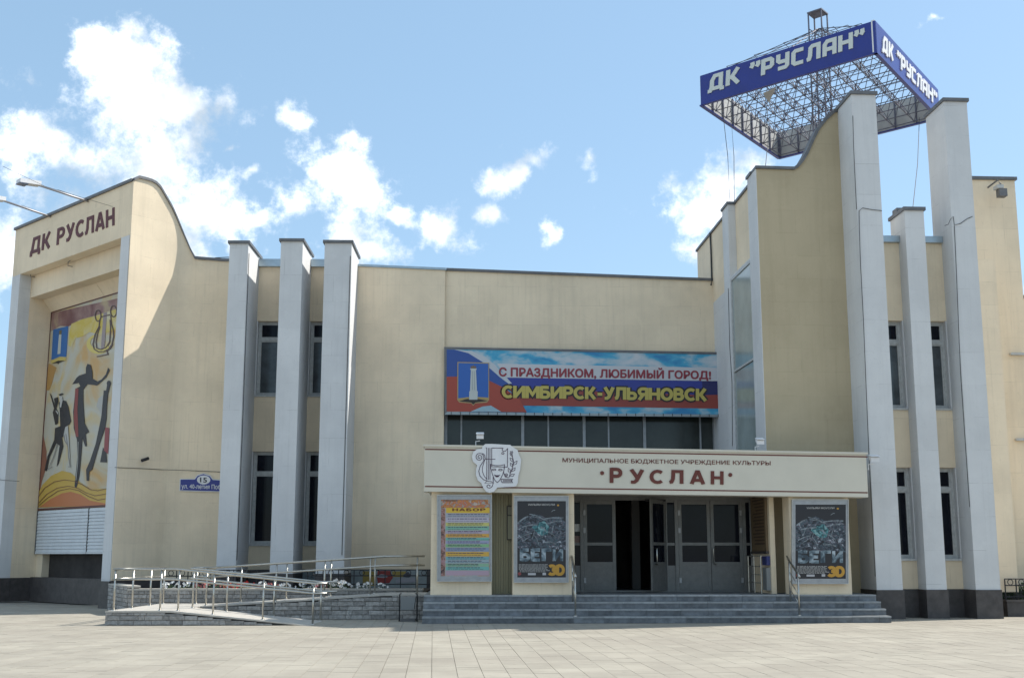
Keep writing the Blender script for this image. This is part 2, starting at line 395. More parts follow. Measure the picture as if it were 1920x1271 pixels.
# ------------------------------------------------------------------ lettering
def arc(cx, cy, rx, ry, a0, a1, n=8):
    return [(cx + rx * math.cos(math.radians(a0 + (a1 - a0) * i / n)), cy + ry * math.sin(math.radians(a0 + (a1 - a0) * i / n))) for i in range(n + 1)]
GL = {
 'Д': (.92, [[(.14, .1), (.26, .9), (.72, .9), (.72, .1)], [(0, .1), (.9, .1)], [(.08, .1), (.08, -.16)], [(.82, .1), (.82, -.16)]]),
 'К': (.78, [[(.1, 0), (.1, 1)], [(.12, .46), (.34, .52), (.66, 1)], [(.3, .54), (.7, 0)]]),
 'Р': (.72, [[(.1, 0), (.1, 1)], [(.1, .91)] + arc(.4, .68, .22, .23, 90, -90) + [(.1, .45)]]),
 'У': (.76, [[(.08, 1), (.40, .42)], [(.68, 1), (.36, .2), (.24, .09), (.06, .09)]]),
 'С': (.78, [arc(.46, .5, .36, .41, 48, 312, 12)]),
 'Л': (.82, [[(.0, .09), (.12, .12), (.2, .35), (.22, .9), (.7, .9), (.7, 0)]]),
 'А': (.84, [[(.08, 0), (.38, .92), (.46, .92), (.76, 0)], [(.2, .28), (.64, .28)]]),
 'Н': (.80, [[(.1, 0), (.1, 1)], [(.7, 0), (.7, 1)], [(.1, .5), (.7, .5)]]),
 'И': (.84, [[(.1, 1), (.1, 0)], [(.74, 1), (.74, 0)], [(.12, .1), (.72, .9)]]),
 'М': (.98, [[(.1, 0), (.1, 1)], [(.88, 0), (.88, 1)], [(.12, .92), (.49, .3), (.86, .92)]]),
 'Б': (.74, [[(.1, 0), (.1, 1)], [(.1, .91), (.64, .91)], [(.1, .55)] + arc(.42, .32, .22, .23, 90, -90) + [(.1, .09)]]),
 'Ь': (.72, [[(.1, 0), (.1, 1)], [(.1, .55)] + arc(.4, .32, .22, .23, 90, -90) + [(.1, .09)]]),
 'Я': (.76, [[(.66, 0), (.66, 1)], [(.66, .91)] + arc(.34, .68, .22, .23, 90, 270) + [(.66, .45)], [(.4, .44), (.1, 0)]]),
 'О': (.90, [arc(.45, .5, .35, .41, 0, 360, 16)]),
 'В': (.74, [[(.1, 0), (.1, 1)], [(.1, .91)] + arc(.38, .72, .2, .19, 90, -90) + [(.1, .53)], [(.1, .53)] + arc(.42, .31, .22, .22, 90, -90) + [(.1, .09)]]),
 'Е': (.66, [[(.1, 0), (.1, 1)], [(.1, .91), (.6, .91)], [(.1, .5), (.54, .5)], [(.1, .09), (.6, .09)]]),
 'Г': (.60, [[(.1, 0), (.1, 1)], [(.1, .91), (.58, .91)]]),
 '3': (.70, [arc(.32, .72, .26, .19, 150, -90), arc(.32, .31, .3, .22, 90, -150)]),
 'D': (.78, [[(.1, 0), (.1, 1)], [(.1, .91)] + arc(.34, .5, .34, .41, 90, -90, 10) + [(.1, .09)]]),
 '-': (.46, [[(.06, .42), (.40, .42)]]), ' ': (.34, []),
 '"': (.50, [[(.10, 1.02), (.12, .82), (.02, .68)], [(.42, 1.02), (.44, .82), (.34, .68)]]),
}
GL2 = dict(GL)      # squared lettering of the roof sign
GL2.update({
 'Д': (.84, [[(.16, .1), (.16, .62), (.3, .9), (.66, .9), (.66, .1)], [(.02, .1), (.78, .1)], [(.06, .1), (.06, -.12)], [(.74, .1), (.74, -.12)]]),
 'Р': (.72, [[(.1, 0), (.1, 1)], [(.1, .9), (.5, .9), (.6, .8), (.6, .5), (.5, .4), (.1, .4)]]),
 'У': (.74, [[(.1, 1), (.1, .6), (.2, .5), (.62, .5)], [(.62, 1), (.62, .2), (.52, .1), (.1, .1)]]),
 'С': (.74, [[(.66, .9), (.2, .9), (.1, .8), (.1, .2), (.2, .1), (.66, .1)]]),
 'Л': (.78, [[(.0, .1), (.12, .12), (.18, .3), (.2, .8), (.3, .9), (.66, .9), (.66, 0)]]),
 'А': (.76, [[(.1, 0), (.1, .72), (.24, .9), (.66, .9), (.66, 0)], [(.1, .4), (.66, .4)]]),
})
def quad_uv(q):
    (a, b, c, d) = q                      # LL, LR, TR, TL in photo pixels
    def f(u, v):
        return ((a[0] * (1 - u) + b[0] * u) * (1 - v) + (d[0] * (1 - u) + c[0] * u) * v,
                (a[1] * (1 - u) + b[1] * u) * (1 - v) + (d[1] * (1 - u) + c[1] * u) * v)
    return f
def letters(text, fr, d, q, wd, m, parent, th=.02, font=GL, gap=.12, joined=None, name='letter', grow=0.0, slant=0.0):
    """stroke letters fitted into a quad of photo pixels (LL, LR, TR, TL); each letter its own mesh unless joined"""
    tot = sum(font[c][0] for c in text) + gap * (len(text) - 1); f = quad_uv(q); x = 0; jm = MB()
    for c in text:
        w_, ls = font[c]; mb = MB() if not joined else jm
        for i, pts in enumerate(ls):
            closed = len(pts) > 3 and math.dist(pts[0], pts[-1]) < 1e-6
            for qd in ribbon(pts[:-1] if closed else pts, wd + grow, closed):
                dd = d + i * .0008
                mb.ext([fr.w(*f((x + p[0] + slant * p[1]) / tot, p[1]), dd) for p in qd], fr.n * -th)
        if ls and not joined: fix_normals(obj(name, mb, m, parent))
        x += w_ + gap
    if joined: return fix_normals(obj(joined, jm, m, parent, kind='stuff'))
_fc = {}
def font_text(text, fr, d, q, bold, m, parent, name='lettering'):
    """built-in type fitted into a quad of photo pixels; v = 0 baseline, v = 1 capital height"""
    def mesh2d(t):
        cu = bpy.data.curves.new('t', 'FONT'); cu.body = t; cu.size = 1; cu.resolution_u = 3
        o = bpy.data.objects.new('t', cu); COL.objects.link(o)
        me = bpy.data.meshes.new_from_object(o.evaluated_get(bpy.context.evaluated_depsgraph_get()))
        r = [(v.co.x, v.co.y) for v in me.vertices], [tuple(p.vertices) for p in me.polygons]
        bpy.data.objects.remove(o); bpy.data.curves.remove(cu); bpy.data.meshes.remove(me); return r
    if 'cap' not in _fc: _fc['cap'] = max(y for _, y in mesh2d('Н')[0])
    vs_, fs_ = mesh2d(text); cap = _fc['cap']
    x0, x1 = min(v[0] for v in vs_), max(v[0] for v in vs_); f = quad_uv(q); mb = MB()
    offs = [(0, 0)] if not bold else [(0, 0)] + [(bold * math.cos(k * math.pi / 3), bold * math.sin(k * math.pi / 3)) for k in range(6)]
    for k, (ox, oy) in enumerate(offs):
        mb.add([fr.w(*f((x - x0 + ox) / (x1 - x0), (y + oy) / cap), d + k * .0007) for x, y in vs_], fs_)
    return obj(name, mb, m, parent, kind='stuff')

# ================================================================== THE SETTING
ground_mb = MB().add([(-900, -300, -.03), (900, -300, -.03), (900, 2000, -.03), (-900, 2000, -.03)], [(0, 1, 2, 3)])
obj('ground', ground_mb, mat('plaza_bed', (.30, .275, .235), .95, 0, .25, 2.0, .2, 30), kind='structure')

# paving slabs of the square: strips running towards the building, slabs of uneven length
PAV = mat('beige_paving_slab', (.355, .325, .265), .88, 0, .16, .8, .2, 70, rand=.055, col2=(.275, .25, .203))
plaza = link(bpy.data.objects.new('plaza', None), None, (0, 20, 0)); plaza['kind'] = 'structure'
pa = math.radians(4.0); pc, ps = math.cos(pa), math.sin(pa)
def pw(a, b): return Vector((a * pc - b * ps, a * ps + b * pc, 0))
slabs = []
rp = random.Random(11); wd = .33
for i in range(-52, 62):
    b = 9.5 + rp.random() * .5
    while b < 36:
        ln = rp.choice((.33, .33, .5, .66)); slabs.append((i * wd, b, ln)); b += ln
def in_view(s):
    c = pw(s[0] + wd / 2, s[1] + s[2] / 2); x, y = project((c.x, c.y, 0)); return 0 < x < 1920 and y < 1271
vis = sorted([s for s in slabs if in_view(s)], key=lambda s: s[1])[:300]; visset = set(vis)
def slab_geo(a, b, ln, base, gap=.006, hz=0.0, tilt=0.0):
    p = [pw(a + gap / 2, b + gap / 2), pw(a + wd - gap / 2, b + gap / 2), pw(a + wd - gap / 2, b + ln - gap / 2), pw(a + gap / 2, b + ln - gap / 2)]
    v = [q + Vector((0, 0, -.02)) - base for q in p] + [q + Vector((0, 0, hz + tilt * (k in (1, 2)))) - base for k, q in enumerate(p)]
    return v, [(4, 5, 6, 7), (0, 1, 5, 4), (1, 2, 6, 5), (2, 3, 7, 6), (3, 0, 4, 7)]
protos = {}
for a, b, ln in vis:
    key = (ln, rp.randrange(4))
    if key not in protos:
        me = bpy.data.meshes.new('paving_slab'); v, f = slab_geo(0, 0, ln, Vector(), .006, rp.uniform(-.0012, .0012), rp.uniform(-.001, .001))
        me.from_pydata(v, [], f); me.materials.append(PAV); protos[key] = me
    link(bpy.data.objects.new('paving_slab', protos[key]), plaza, pw(a, b))
mb = MB()
for s in slabs:
    if s not in visset:
        v, f = slab_geo(*s, Vector(), .006, rp.uniform(-.0012, .0012), rp.uniform(-.001, .001)); mb.add(v, f)
obj('paving_slabs', mb, PAV, plaza, kind='stuff')

# ================================================================== THE BUILDING
B = thing('cultural_centre', 'pale yellow two-storey house of culture with white fin columns and a tall tower', 'building', M.p(8, 2, 0))

# ---- left wing: gable end
ZT = .5 * (G.Z(255, 337) + G.Z(30, 433)); SL = -7.90; S1, S2 = -7.31, -.56
ZF, ZB2 = G.Z(130, 481), 10.37; DM = -1.2
mb = MB().prism(G, [(SL, ZF), (-.026, ZF), (-.026, ZT), (SL, ZT)], 0, -.4); obj('gable_fascia', mb, YEL, B)
for a0, a1, c in ((SL, S1, 0), (S2, -.06, 0)):
    obj('gable_pillar', MB().box(G, a0, a1, -.4, 0, .78, ZF - .002), WHT, B)
    obj('plinth', MB().box(G, a0 - .03, a1 + .025, -.4, .04, 0, .78), PLI, B)
obj('gable_beam', MB().box(G, S1 + .001, S2 + .3, -.85, -.42, ZB2, ZF + .3), YEL, B)
obj('gable_reveal', MB().box(G, SL, S1 - .001, -1.6, -.401, .78, ZF + .3), YEL, B)
obj('gable_reveal', MB().box(G, S2 + .001, -.3, -1.6, -.401, .78, ZF + .3), YEL, B)
obj('plinth', MB().box(G, SL - .02, S1 + .02, -1.6, -.41, 0, .779), PLI, B)
for a0, a1 in ((S1 + .002, -3.62), (-3.60, S2)):
    mb = MB().ext([G.p(a0, -.851, ZB2 + .02), G.p(a1, -.851, ZB2 + .02), G.p(a1, DM, 9.97), G.p(a0, DM, 9.97)], (0, 0, .05)); fix_normals(obj('soffit_panel', mb, YEL, B))
obj('gable_back_wall', MB().box(G, S1 - .3, S2 + .3, -1.6, DM - .06, 3.0, 11.4), YEL, B)
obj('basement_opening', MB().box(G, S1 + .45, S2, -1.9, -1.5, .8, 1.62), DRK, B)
obj('plinth', MB().box(G, S1 + .02, S2 - .02, -1.7, DM + .12, 0, .8), PLI, B)
obj('gable_back_wall', MB().box(G, S1 - .3, S2 + .3, -1.6, DM - .06, 1.58, 2.999), WHT, B)
obj('gable_back_wall', MB().box(G, S1 - .1, S1 + .45, -1.6, DM - .05, .8, 1.579), YEL, B)
obj('parapet_cap', capline(MB(), G, [(SL - .05, ZT), (-.05, ZT)], .06, -.5, .09), CAP, B)
# wing flank, turning softly into the main facade
PAR = [(255, 337), (259, 334.5), (282, 340), (297, 348), (308.5, 367), (325, 396), (345, 443.5), (357.6, 471), (366.4, 487.6), (403, 490), (432, 490.6)]
def par_y(x):
    for (x0, y0), (x1, y1) in zip(PAR, PAR[1:]):
        if x0 <= x <= x1: return y0 + (y1 - y0) * (x - x0) / (x1 - x0)
    return PAR[0][1] if x < PAR[0][0] else PAR[-1][1]
LW = W.S(338, 620) - .35
plan = [W.p(LW * i / 10, 0, 0) for i in range(11)]
A_, C_ = plan[-1], M.p(.35, 0, 0)
for i in range(1, 15):
    t = i / 14; plan.append(A_ * (1 - t) ** 2 + I0 * 2 * t * (1 - t) + C_ * t * t)
SA = M.S(431, 700, 1.6) + .12
plan.append(M.p((.35 + SA) / 2, 0, 0)); plan.append(M.p(SA, 0, 0))
tops = []
for p in plan:
    lo, hi = 8.0, 13.5
    for _ in range(30):
        m_ = (lo + hi) / 2; x, y = project((p.x, p.y, m_))
        if y > par_y(x): lo = m_
        else: hi = m_
    tops.append((lo + hi) / 2)
tops[0] = min(tops[0], ZT + .01)
n = len(plan)
def nrm(i):
    d = (plan[min(i + 1, n - 1)] - plan[max(i - 1, 0)]).normalized(); return Vector((d.y, -d.x, 0))
def strip(off0, off1, z0, ztop, dz=0):
    v = []
    for i, p in enumerate(plan):
        nn = nrm(i); zt = (tops[i] if ztop is None else ztop) + dz
        zb = tops[i] if z0 is None else z0
        v += [p + nn * off0 + Vector((0, 0, zb)), p + nn * off0 + Vector((0, 0, zt)), p + nn * off1 + Vector((0, 0, zt)), p + nn * off1 + Vector((0, 0, zb))]
    f = [(i * 4 + k, i * 4 + (k + 1) % 4, (i + 1) * 4 + (k + 1) % 4, (i + 1) * 4 + k) for i in range(n - 1) for k in range(4)]
    return MB().add(v, f + [(3, 2, 1, 0), ((n - 1) * 4, (n - 1) * 4 + 1, (n - 1) * 4 + 2, (n - 1) * 4 + 3)])
fix_normals(obj('wing_flank_wall', strip(0, -.025, .80, None), YEL, B))
fix_normals(obj('plinth', strip(.03, -.025, 0, .80), PLI, B))
fix_normals(obj('parapet_cap', strip(.05, -.34, None, None, .085), CAP, B))
# closed body of the wing behind
bk = M.n * -1
obj('wing_roof', MB().ext([G.p(SL, -1.61, 10.2), G.p(-.35, -1.61, 10.2), plan[18] + bk * .35 + Vector((0, 0, 10.2)), M.p(3, -.4, 10.2), M.p(3, -9, 10.2), G.p(SL, -7, 10.2)], (0, 0, .2)), CAP, B)
obj('wing_outer_wall', MB().ext([G.p(SL, -.3, 0), G.p(SL + .3, -.3, 0), G.p(SL + .3, -8, 0), G.p(SL, -8, 0)], (0, 0, ZT)), YEL, B)

# ---- windows: frame ring with transom, panes and sill
def window(fr, a0, a1, z0, z1, d, split=.24, fw=.065, glass=GLS, mull=False, sill_d=.0, frame_m=PVC):
    zt = z1 - (z1 - z0) * split
    mb = MB().box(fr, a0, a0 + fw, d - .06, d + .02, z0, z1).box(fr, a1 - fw, a1, d - .06, d + .02, z0, z1)
    mb.box(fr, a0 + fw - .001, a1 - fw + .001, d - .058, d + .018, z1 - fw, z1 - .001).box(fr, a0 + fw - .001, a1 - fw + .001, d - .058, d + .018, z0 + .001, z0 + fw)
    mb.box(fr, a0 + fw - .001, a1 - fw + .001, d - .057, d + .025, zt - fw * .7, zt + fw * .7)
    o = obj('window', mb, frame_m, B)
    i = fw * .55
    for q0, q1, gm in ((z0 + fw, zt - fw * .7, glass), (zt + fw * .7, z1 - fw, GLS)):
        sm = MB().box(fr, a0 + fw, a0 + fw + i, d - .05, d + .008, q0, q1).box(fr, a1 - fw - i, a1 - fw, d - .05, d + .008, q0, q1)
        sm.box(fr, a0 + fw + i, a1 - fw - i, d - .05, d + .007, q1 - i, q1).box(fr, a0 + fw + i, a1 - fw - i, d - .05, d + .007, q0, q0 + i)
        obj('sash', sm, frame_m, o)
        obj('pane', MB().box(fr, a0 + fw + i - .004, a1 - fw - i + .004, d - .045, d - .03, q0 + i - .004, q1 - i + .004), gm, o)
    obj('sill', MB().box(fr, a0 - .02, a1 + .02, d, sill_d + .04, z0 - .05, z0), PVC, o)
    return o

def bay(fr, a0, a1, d, zb, zt, wins, inset, glass):
    """wall strip between two columns with one window over another; wall pieces are the parts left between the openings"""
    z = zb
    for k, (z0, z1) in enumerate(wins):
        obj('bay_wall', MB().box(fr, a0, a1, d - .4, d, z, z0 - .05), YEL, B)
        window(fr, a0 + .03, a1 - .03, z0, z1, d - inset, glass=glass[k], sill_d=d)
        for e0, e1 in ((a0 - .05, a0 + .029), (a1 - .029, a1 + .05)):
            obj('window_jamb', MB().box(fr, e0, e1, d - .4, d - .002, z0 - .05, z1), WHT, B)
        z = z1
    obj('bay_wall', MB().box(fr, a0, a1, d - .4, d, z, zt), YEL, B)

# ---- main facade, left: three fin columns
DC = 1.6
cols = []
for x0, x1, yt, ym in ((431, 466, 457, 457), (527, 568, 453, 453), (609, 659.6, 456, 456)):
    a0, a1 = M.S(x0, ym, DC), M.S(x1, ym, DC); zt = M.Z((x0 + x1) / 2, yt, DC)
    cols.append((a0, a1))
    mb = MB().box(M, a0, a1, -.2, DC, 1.0, zt); obj('column', mb, WHT, B)
    obj('plinth', MB().box(M, a0 - .02, a1 + .02, -.2, DC + .03, 0, 1.0), PLI, B)
    obj('column_cap', MB().box(M, a0 - .05, a1 + .05, -.25, DC + .06, zt + .001, zt + .085), CAP, B)
ZR = M.Z(500, 501)
wz = [(M.Z(500, 1020, -.02), M.Z(500, 846, -.02)), (M.Z(510, 741, -.02), M.Z(510, 602, -.02))]
for (p, q) in ((cols[0], cols[1]), (cols[1], cols[2])):
    bay(M, p[1], q[0], -.02, 1.1, ZR, wz, .16, (GLS, GLB))
    obj('plinth', MB().box(M, p[1], q[0], -.4, .0, 0, 1.1), PLI, B)
    obj('roof_upstand', MB().box(M, p[1] + .01, q[0] - .01, -.3, .12, ZR + .001, ZR + .24), MET, B)
# ---- main facade, middle
SC = cols[2][1]; SJ = M.S(834, 600); ST_ = T.o  # joint near the banner
zr1, zr2 = M.Z(680, 500), M.Z(834, 507)
obj('facade_wall', MB().prism(M, [(SC, 1.1), (SJ, 1.1), (SJ, zr2), (SC, zr1)], 0, -.4), YEL, B)
obj('plinth', MB().box(M, SC, SJ + .4, -.4, .03, 0, 1.1), PLI, B)
obj('parapet_cap', capline(MB(), M, [(SC - .02, zr1), (SJ + .02, zr2)], .05, -.45, .075), MET, B)
DCt = -.1                                     # central wall stands slightly back
SR = M.S(1362, 600, DCt) + .6
a, z0 = M.q(836, 508, DCt); b, z1 = M.q(1352, 528, DCt)
zbt = [M.q(835, 655, DCt), M.q(1358, 664.5, DCt)]
SJR = M.S(1358, 664, DCt)
obj('facade_wall', MB().prism(M, [(SJ + .001, zbt[0][1]), (SR, zbt[1][1] - .005), (SR, z1 - .01), (SJ + .001, z0)], DCt, -.5), YEL, B)
obj('parapet_cap', capline(MB(), M, [(SJ + .03, z0), (b + .02, z1)], DCt + .06, -.55, .085), CAP, B)
obj('facade_wall', MB().box(M, SJR, SR, -.5, DCt, 0, zbt[1][1] - .01), YEL, B)
obj('facade_wall', MB().box(M, SJ + .4, SJR, -1.4, -1.2, 0, 4.35), YEL, B)
# ribbon window below the banner
zw0, zw1 = 4.4, zbt[0][1] - .02
rw = obj('ribbon_window', MB().box(M, SJ + .001, SJR - .001, -.66, -.52, zw0 - .15, zw0).box(M, SJ + .001, SJR - .001, -.66, -.52, zw1 - .1, zw1)
         .box(M, SJ + .001, SJ + .09, -.66, -.521, zw0, zw1 - .1).box(M, SJR - .34, SJR - .001, -.66, -.521, zw0, zw1 - .1), ALL, B)
mx = [865, 980, 1028, 1095, 1141, 1208, 1313]
ss = [SJ + .09] + [M.S(x, 805, -.55) for x in mx] + [SJR - .34]
for i, x in enumerate(mx):
    w_ = .09 if i in (1, 3, 5) else .05
    obj('mullion', MB().box(M, ss[i + 1] - w_ / 2, ss[i + 1] + w_ / 2, -.65, -.5 if i in (1, 3, 5) else -.54, zw0 + .001, zw1 - .101), ALL, rw)
for i in range(len(ss) - 1):
    obj('pane', MB().box(M, ss[i] + .001, ss[i + 1] - .001, -.62, -.60, zw0 + .002, zw1 - .102), GLR, rw)
obj('window_jamb', MB().box(M, SJ - .2, SJ - .001, -.66, -.401, 4.0, zw1), PVC, B)
obj('main_roof', MB().box(M, 1.2, SR + 1.0, -16, -.5, 9.5, 9.7), CAP, B)
obj('main_back_wall', MB().box(M, -3, SR + 9, -16.4, -16, 0, 9.6), YEL, B)

# ---- tower
DY = -1.05
SY = T.S(1432, 700, DY); DB = DY - 8.2
C1 = (T.S(1623, 700), T.S(1670.5, 700)); C3 = (T.S(1803, 700), T.S(1848, 700)); C2 = (T.S(1713.5, 700, -.18), T.S(1750.5, 700, -.18))
Z1, Z3, Z2 = T.Z(1620, 178), T.Z(1790, 191), T.Z(1715, 395, -.18)
tp = [(1419, 317), (1489, 319), (1498, 313), (1506.6, 303), (1515.7, 287.5), (1526, 264), (1536.5, 243), (1551, 225), (1566, 211), (1580, 204), (1600, 202)]
tpz = [T.q(x, y, DY) for x, y in tp]; tpz[0] = (SY, tpz[0][1]); tpz[-2] = (C1[0] - .01, Z1 - .06); tpz[-1] = (C1[0] + .1, Z1 - .06)
tpz = [p for i, p in enumerate(tpz) if i == 0 or p[0] > tpz[i - 1][0] + .005]
ZTW = tpz[0][1]
obj('tower_wall', MB().prism(T, [(SY, 0)] + [(C1[0] + .1, 0)] + tpz[::-1], DY, DY - .35), OCH, B)
obj('parapet_cap', capline(MB(), T, [(SY - .03, ZTW)] + tpz[1:-1], DY + .05, DY - .42, .08), CAP, B)
for nm, (a0, a1), zt, d in (('column', C1, Z1, 0), ('column', C2, Z2, -.18), ('column', C3, Z3, 0)):
    obj(nm, MB().box(T, a0, a1, -1.12, d, .69, zt), WHT, B)
    obj('plinth', MB().box(T, a0 - .02, a1 + .02, -1.12, d + .03, 0, .69), PLI, B)
    obj('column_cap', MB().box(T, a0 - .04, a1 + .04, -1.17, d + .05, zt + .001, zt + .09), CAP, B)
DBY = -.66
ZRT = T.Z(1675, 456, DBY)
wz = [(T.Z(1675, 1047, DBY), T.Z(1675, 876, DBY)), (T.Z(1675, 765, DBY), T.Z(1675, 601, DBY))]
for p, q in ((C1, C2), (C2, C3)):
    bay(T, p[1], q[0], DBY, .69, ZRT, wz, .16, (GLS, GLB))
    obj('plinth', MB().box(T, p[1], q[0], -1.1, DBY + .03, 0, .69), PLI, B)
    obj('roof_upstand', MB().box(T, p[1] + .01, q[0] - .01, -1.1, DBY + .12, ZRT + .001, ZRT + .17), MET, B)
obj('roof_hatch', MB().prism(T, [(C2[0] - .1, ZRT), (C3[0] - .1, ZRT), (C3[0] - .1, ZRT + .62), (C2[0] + .35, ZRT + .3)], -2.2, -3.4), CAP, B)
obj('roof_box', MB().box(T, C2[0] + .02, C2[0] + .34, -1.0, -.7, Z2 + .092, Z2 + .24), CAP, B)
# flank of the tower: corner pier, second pier, stair glazing between
SP = SY - .02; SW = SY + .2
obj('corner_pier', MB().box(T, SP, SW - .001, DY - .85, DY - .002, 0, ZTW - .002), WHT, B)
obj('pier_cap', MB().box(T, SP - .04, SW, DY - .89, DY - .42, ZTW, ZTW + .078), CAP, B)
d2a, d2b = DY - 3.05, DY - 3.75
obj('second_pier', MB().box(T, SP - .0, SW - .001, d2b, d2a, 0, ZTW - .002), WHT, B)
obj('pier_cap', MB().box(T, SP - .04, SW + .02, d2b - .04, d2a + .04, ZTW + .001, ZTW + .08), CAP, B)
obj('tower_flank', MB().box(T, SW, SW + .35, DB, DY - .351, 9.42, ZTW), YEL, B)
obj('tower_flank', MB().box(T, SW, SW + .35, DB, d2a - .3, 0, 9.419), WHT, B)
obj('parapet_cap', MB().box(T, SW - .05, SW + .4, DB - .04, DY - .42, ZTW + .002, ZTW + .075), CAP, B)
obj('tower_flank', MB().box(T, SW + .02, SW + .34, d2a - .299, DY - .352, 0, 3.6), YEL, B)
zs = [3.6, 6.7, 9.42]
g0, g1 = SP + .012, SP + .1
gz = obj('stair_window', MB().box(T, g0, g1, d2a + .001, d2a + .07, 3.6, 9.418).box(T, g0, g1, DY - .92, DY - .853, 3.6, 9.418)
         .box(T, g0 + .002, g1 - .002, d2a + .07, DY - .92, 6.67, 6.73).box(T, g0 + .002, g1 - .002, d2a + .07, DY - .92, 9.35, 9.417), PVC, B)
for k in range(2):
    obj('pane', MB().box(T, g0 + .03, g0 + .05, d2a + .07, DY - .921, zs[k] + .02, zs[k + 1] - .05), GLT, gz)
obj('lintel', MB().box(T, g0, SW + .0, d2a + .001, DY - .853, 9.4195, 9.47), WHT, B)
obj('tower_flank', MB().box(T, SW + .02, SW + .34, d2a - .299, DY - .352, 3.601, 9.418), WHT, B)
obj('tower_back', MB().box(T, SY + .5, C3[1] + .3, DB, DB - .3 + .6, 0, ZTW), YEL, B)
obj('tower_roof', MB().box(T, SW + .1, C3[1], DB, -1.121, 9.35, 9.55), CAP, B)
# block to the right of the tower
SRB = T.S(1902, 335, -2.4); ZRB = T.Z(1866, 338, -2.4)
SB0 = min(T.S(1821, 345, -2.4), T.S(1868, 1000, -2.4)) - .12
obj('side_block', MB().box(T, SB0, SRB, -3.3, -2.4, .6, ZRB), YEL, B)
obj('side_block', MB().box(T, C3[1] - .3, SB0 - .001, -2.6, -1.13, .6, 9.3), YEL, B)
obj('parapet_cap', MB().box(T, SB0 - .03, SRB + .05, -3.35, -2.34, ZRB + .002, ZRB + .09), CAP, B)
obj('plinth', MB().box(T, C3[1] - .2, SRB + 9, -7, -2.37, 0, .6), PLI, B)
ZRC = T.Z(1917, 560, -3.4)
obj('side_block', MB().box(T, SRB + .001, SRB + 9, -7, -3.4, .6, ZRC), YEL, B)
obj('parapet_cap', MB().box(T, SRB + .06, SRB + 9, -7, -3.34, ZRC + .002, ZRC + .09), CAP, B)
for y, x in ((664, 1893), (824, 1903)):
    a_, z_ = T.q(x, y, -2.38)
    obj('ledge', MB().box(T, a_, SRB + .0, -2.4, -2.3, z_ - .03, z_ + .03), PVC, B)

# gable letters
Q1 = [(56, 477), (214, 422), (214, 388.6), (59, 447)]
letters('ДК РУСЛАН', G, .02, Q1, .2, GMAR, B, .03, gap=.14)

# ---- vestibule and entrance canopy
ZPL = .60
ec = [E.q(796, 837, -.8), E.q(1628, 852, -.8), E.q(795, 921, -.8), E.q(1628, 932, -.8)]
A0, A1 = ec[2][0], ec[3][0]
poly = [(A0, ec[2][1]), (A1, ec[3][1]), (A1, ec[1][1]), (A0, ec[0][1])]
can = obj('entrance_canopy', MB().prism(E, poly, -.8, -1.35), CRM, B)
for nm, y0, y1, h in (('stripe', 842.0, 856.2, 1.2), ('stripe', 911.5, 923.3, 1.2)):
    flat(nm, E, -.797, [[(797, y0 - h), (1627, y1 - h), (1627, y1 + h), (797, y0 + h)]], MAR, can, .002)
obj('edge_trim', MB().prism(E, [(A0 - .03, poly[3][1] + .001), (A1 + .03, poly[2][1] + .001), (A1 + .03, poly[2][1] + .05), (A0 - .03, poly[3][1] + .05)], -.76, -1.4), CRM, can)
zc = min(ec[2][1], ec[3][1])
obj('canopy_roof', MB().box(E, A0 + .05, A1 - .1, -8.2, -1.351, 3.2, 3.42), CAP, B)
obj('canopy_soffit', MB().box(E, A0 + .05, A1 - .1, -3.6, -1.351, 3.06, 3.1), CRM, B)
c1 = zm(1040, 840, 4.571)
font_text('МУНИЦИПАЛЬНОЕ БЮДЖЕТНОЕ УЧРЕЖДЕНИЕ КУЛЬТУРЫ', E, -.796, c1([(68, 119), (1850, 145), (1850, 111), (68, 84)]), .016, MAR, can)
for ch, q in zip('РУСЛАН', ([(473, 296), (580, 299), (580, 170), (473, 167)], [(645, 300), (765, 302), (765, 184), (645, 181)], [(815, 303), (930, 304), (930, 187), (815, 184)],
                            [(985, 302), (1106, 304), (1106, 188), (985, 186)], [(1163, 305), (1287, 308), (1287, 193), (1163, 190)], [(1340, 308), (1447, 311), (1447, 197), (1340, 195)])):
    letters(ch, E, -.78, c1(q), .22, MAR, can, .025)
for cx, cy in ((407, 212), (1506, 228)):
    flat('dot', E, -.78, [c1([(cx + 17 * math.cos(k * math.pi / 8), cy + 17 * math.sin(k * math.pi / 8)) for k in range(16)])], MAR, can, .02)
# piers that carry the light boxes
PD = -.98
piers = [(E.S(808, 1020, PD), E.S(922, 1020, PD)), (E.S(961, 1020, PD), E.S(1077, 1020, PD)), (E.S(1482, 1020, PD), E.S(1593.5, 1020, PD))]
for a0, a1 in piers: obj('entrance_pier', MB().box(E, a0, a1, -1.55, PD, ZPL, 3.05), YEL, B)
# ribbed infill between the first two piers and behind
p0, p1 = piers[0][1] - .3, piers[1][0] + .3
mb = MB(); k = 0; a = p0
pts = []
while a < p1:
    pts += [(a, -1.75), (a + .05, -1.75), (a + .06, -1.71), (a + .11, -1.71)]; a += .12
vs_ = [E.p(a, d, z) for z in (ZPL, 3.06) for a, d in pts]; nn_ = len(pts)
mb.add(vs_, [(i, i + 1, i + 1 + nn_, i + nn_) for i in range(nn_ - 1)])
obj('ribbed_panel', mb, mat('ribbed_sheet', (.40, .37, .24), .5, .1), B)
DD = -3.3
obj('vestibule_wall', MB().box(E, A0 + .2, piers[1][1] - .1, -2.2, -1.8, 0, 3.05), YEL, B)
obj('vestibule_wall', MB().box(E, A0 + .2, A0 + .5, -8.2, -2.201, 0, 3.2), YEL, B)
SRW = E.S(1411, 1020, DD)
obj('vestibule_wall', MB().box(E, SRW, SRW + .12, DD - .05, -1.56, ZPL, 3.05), YEL, B)
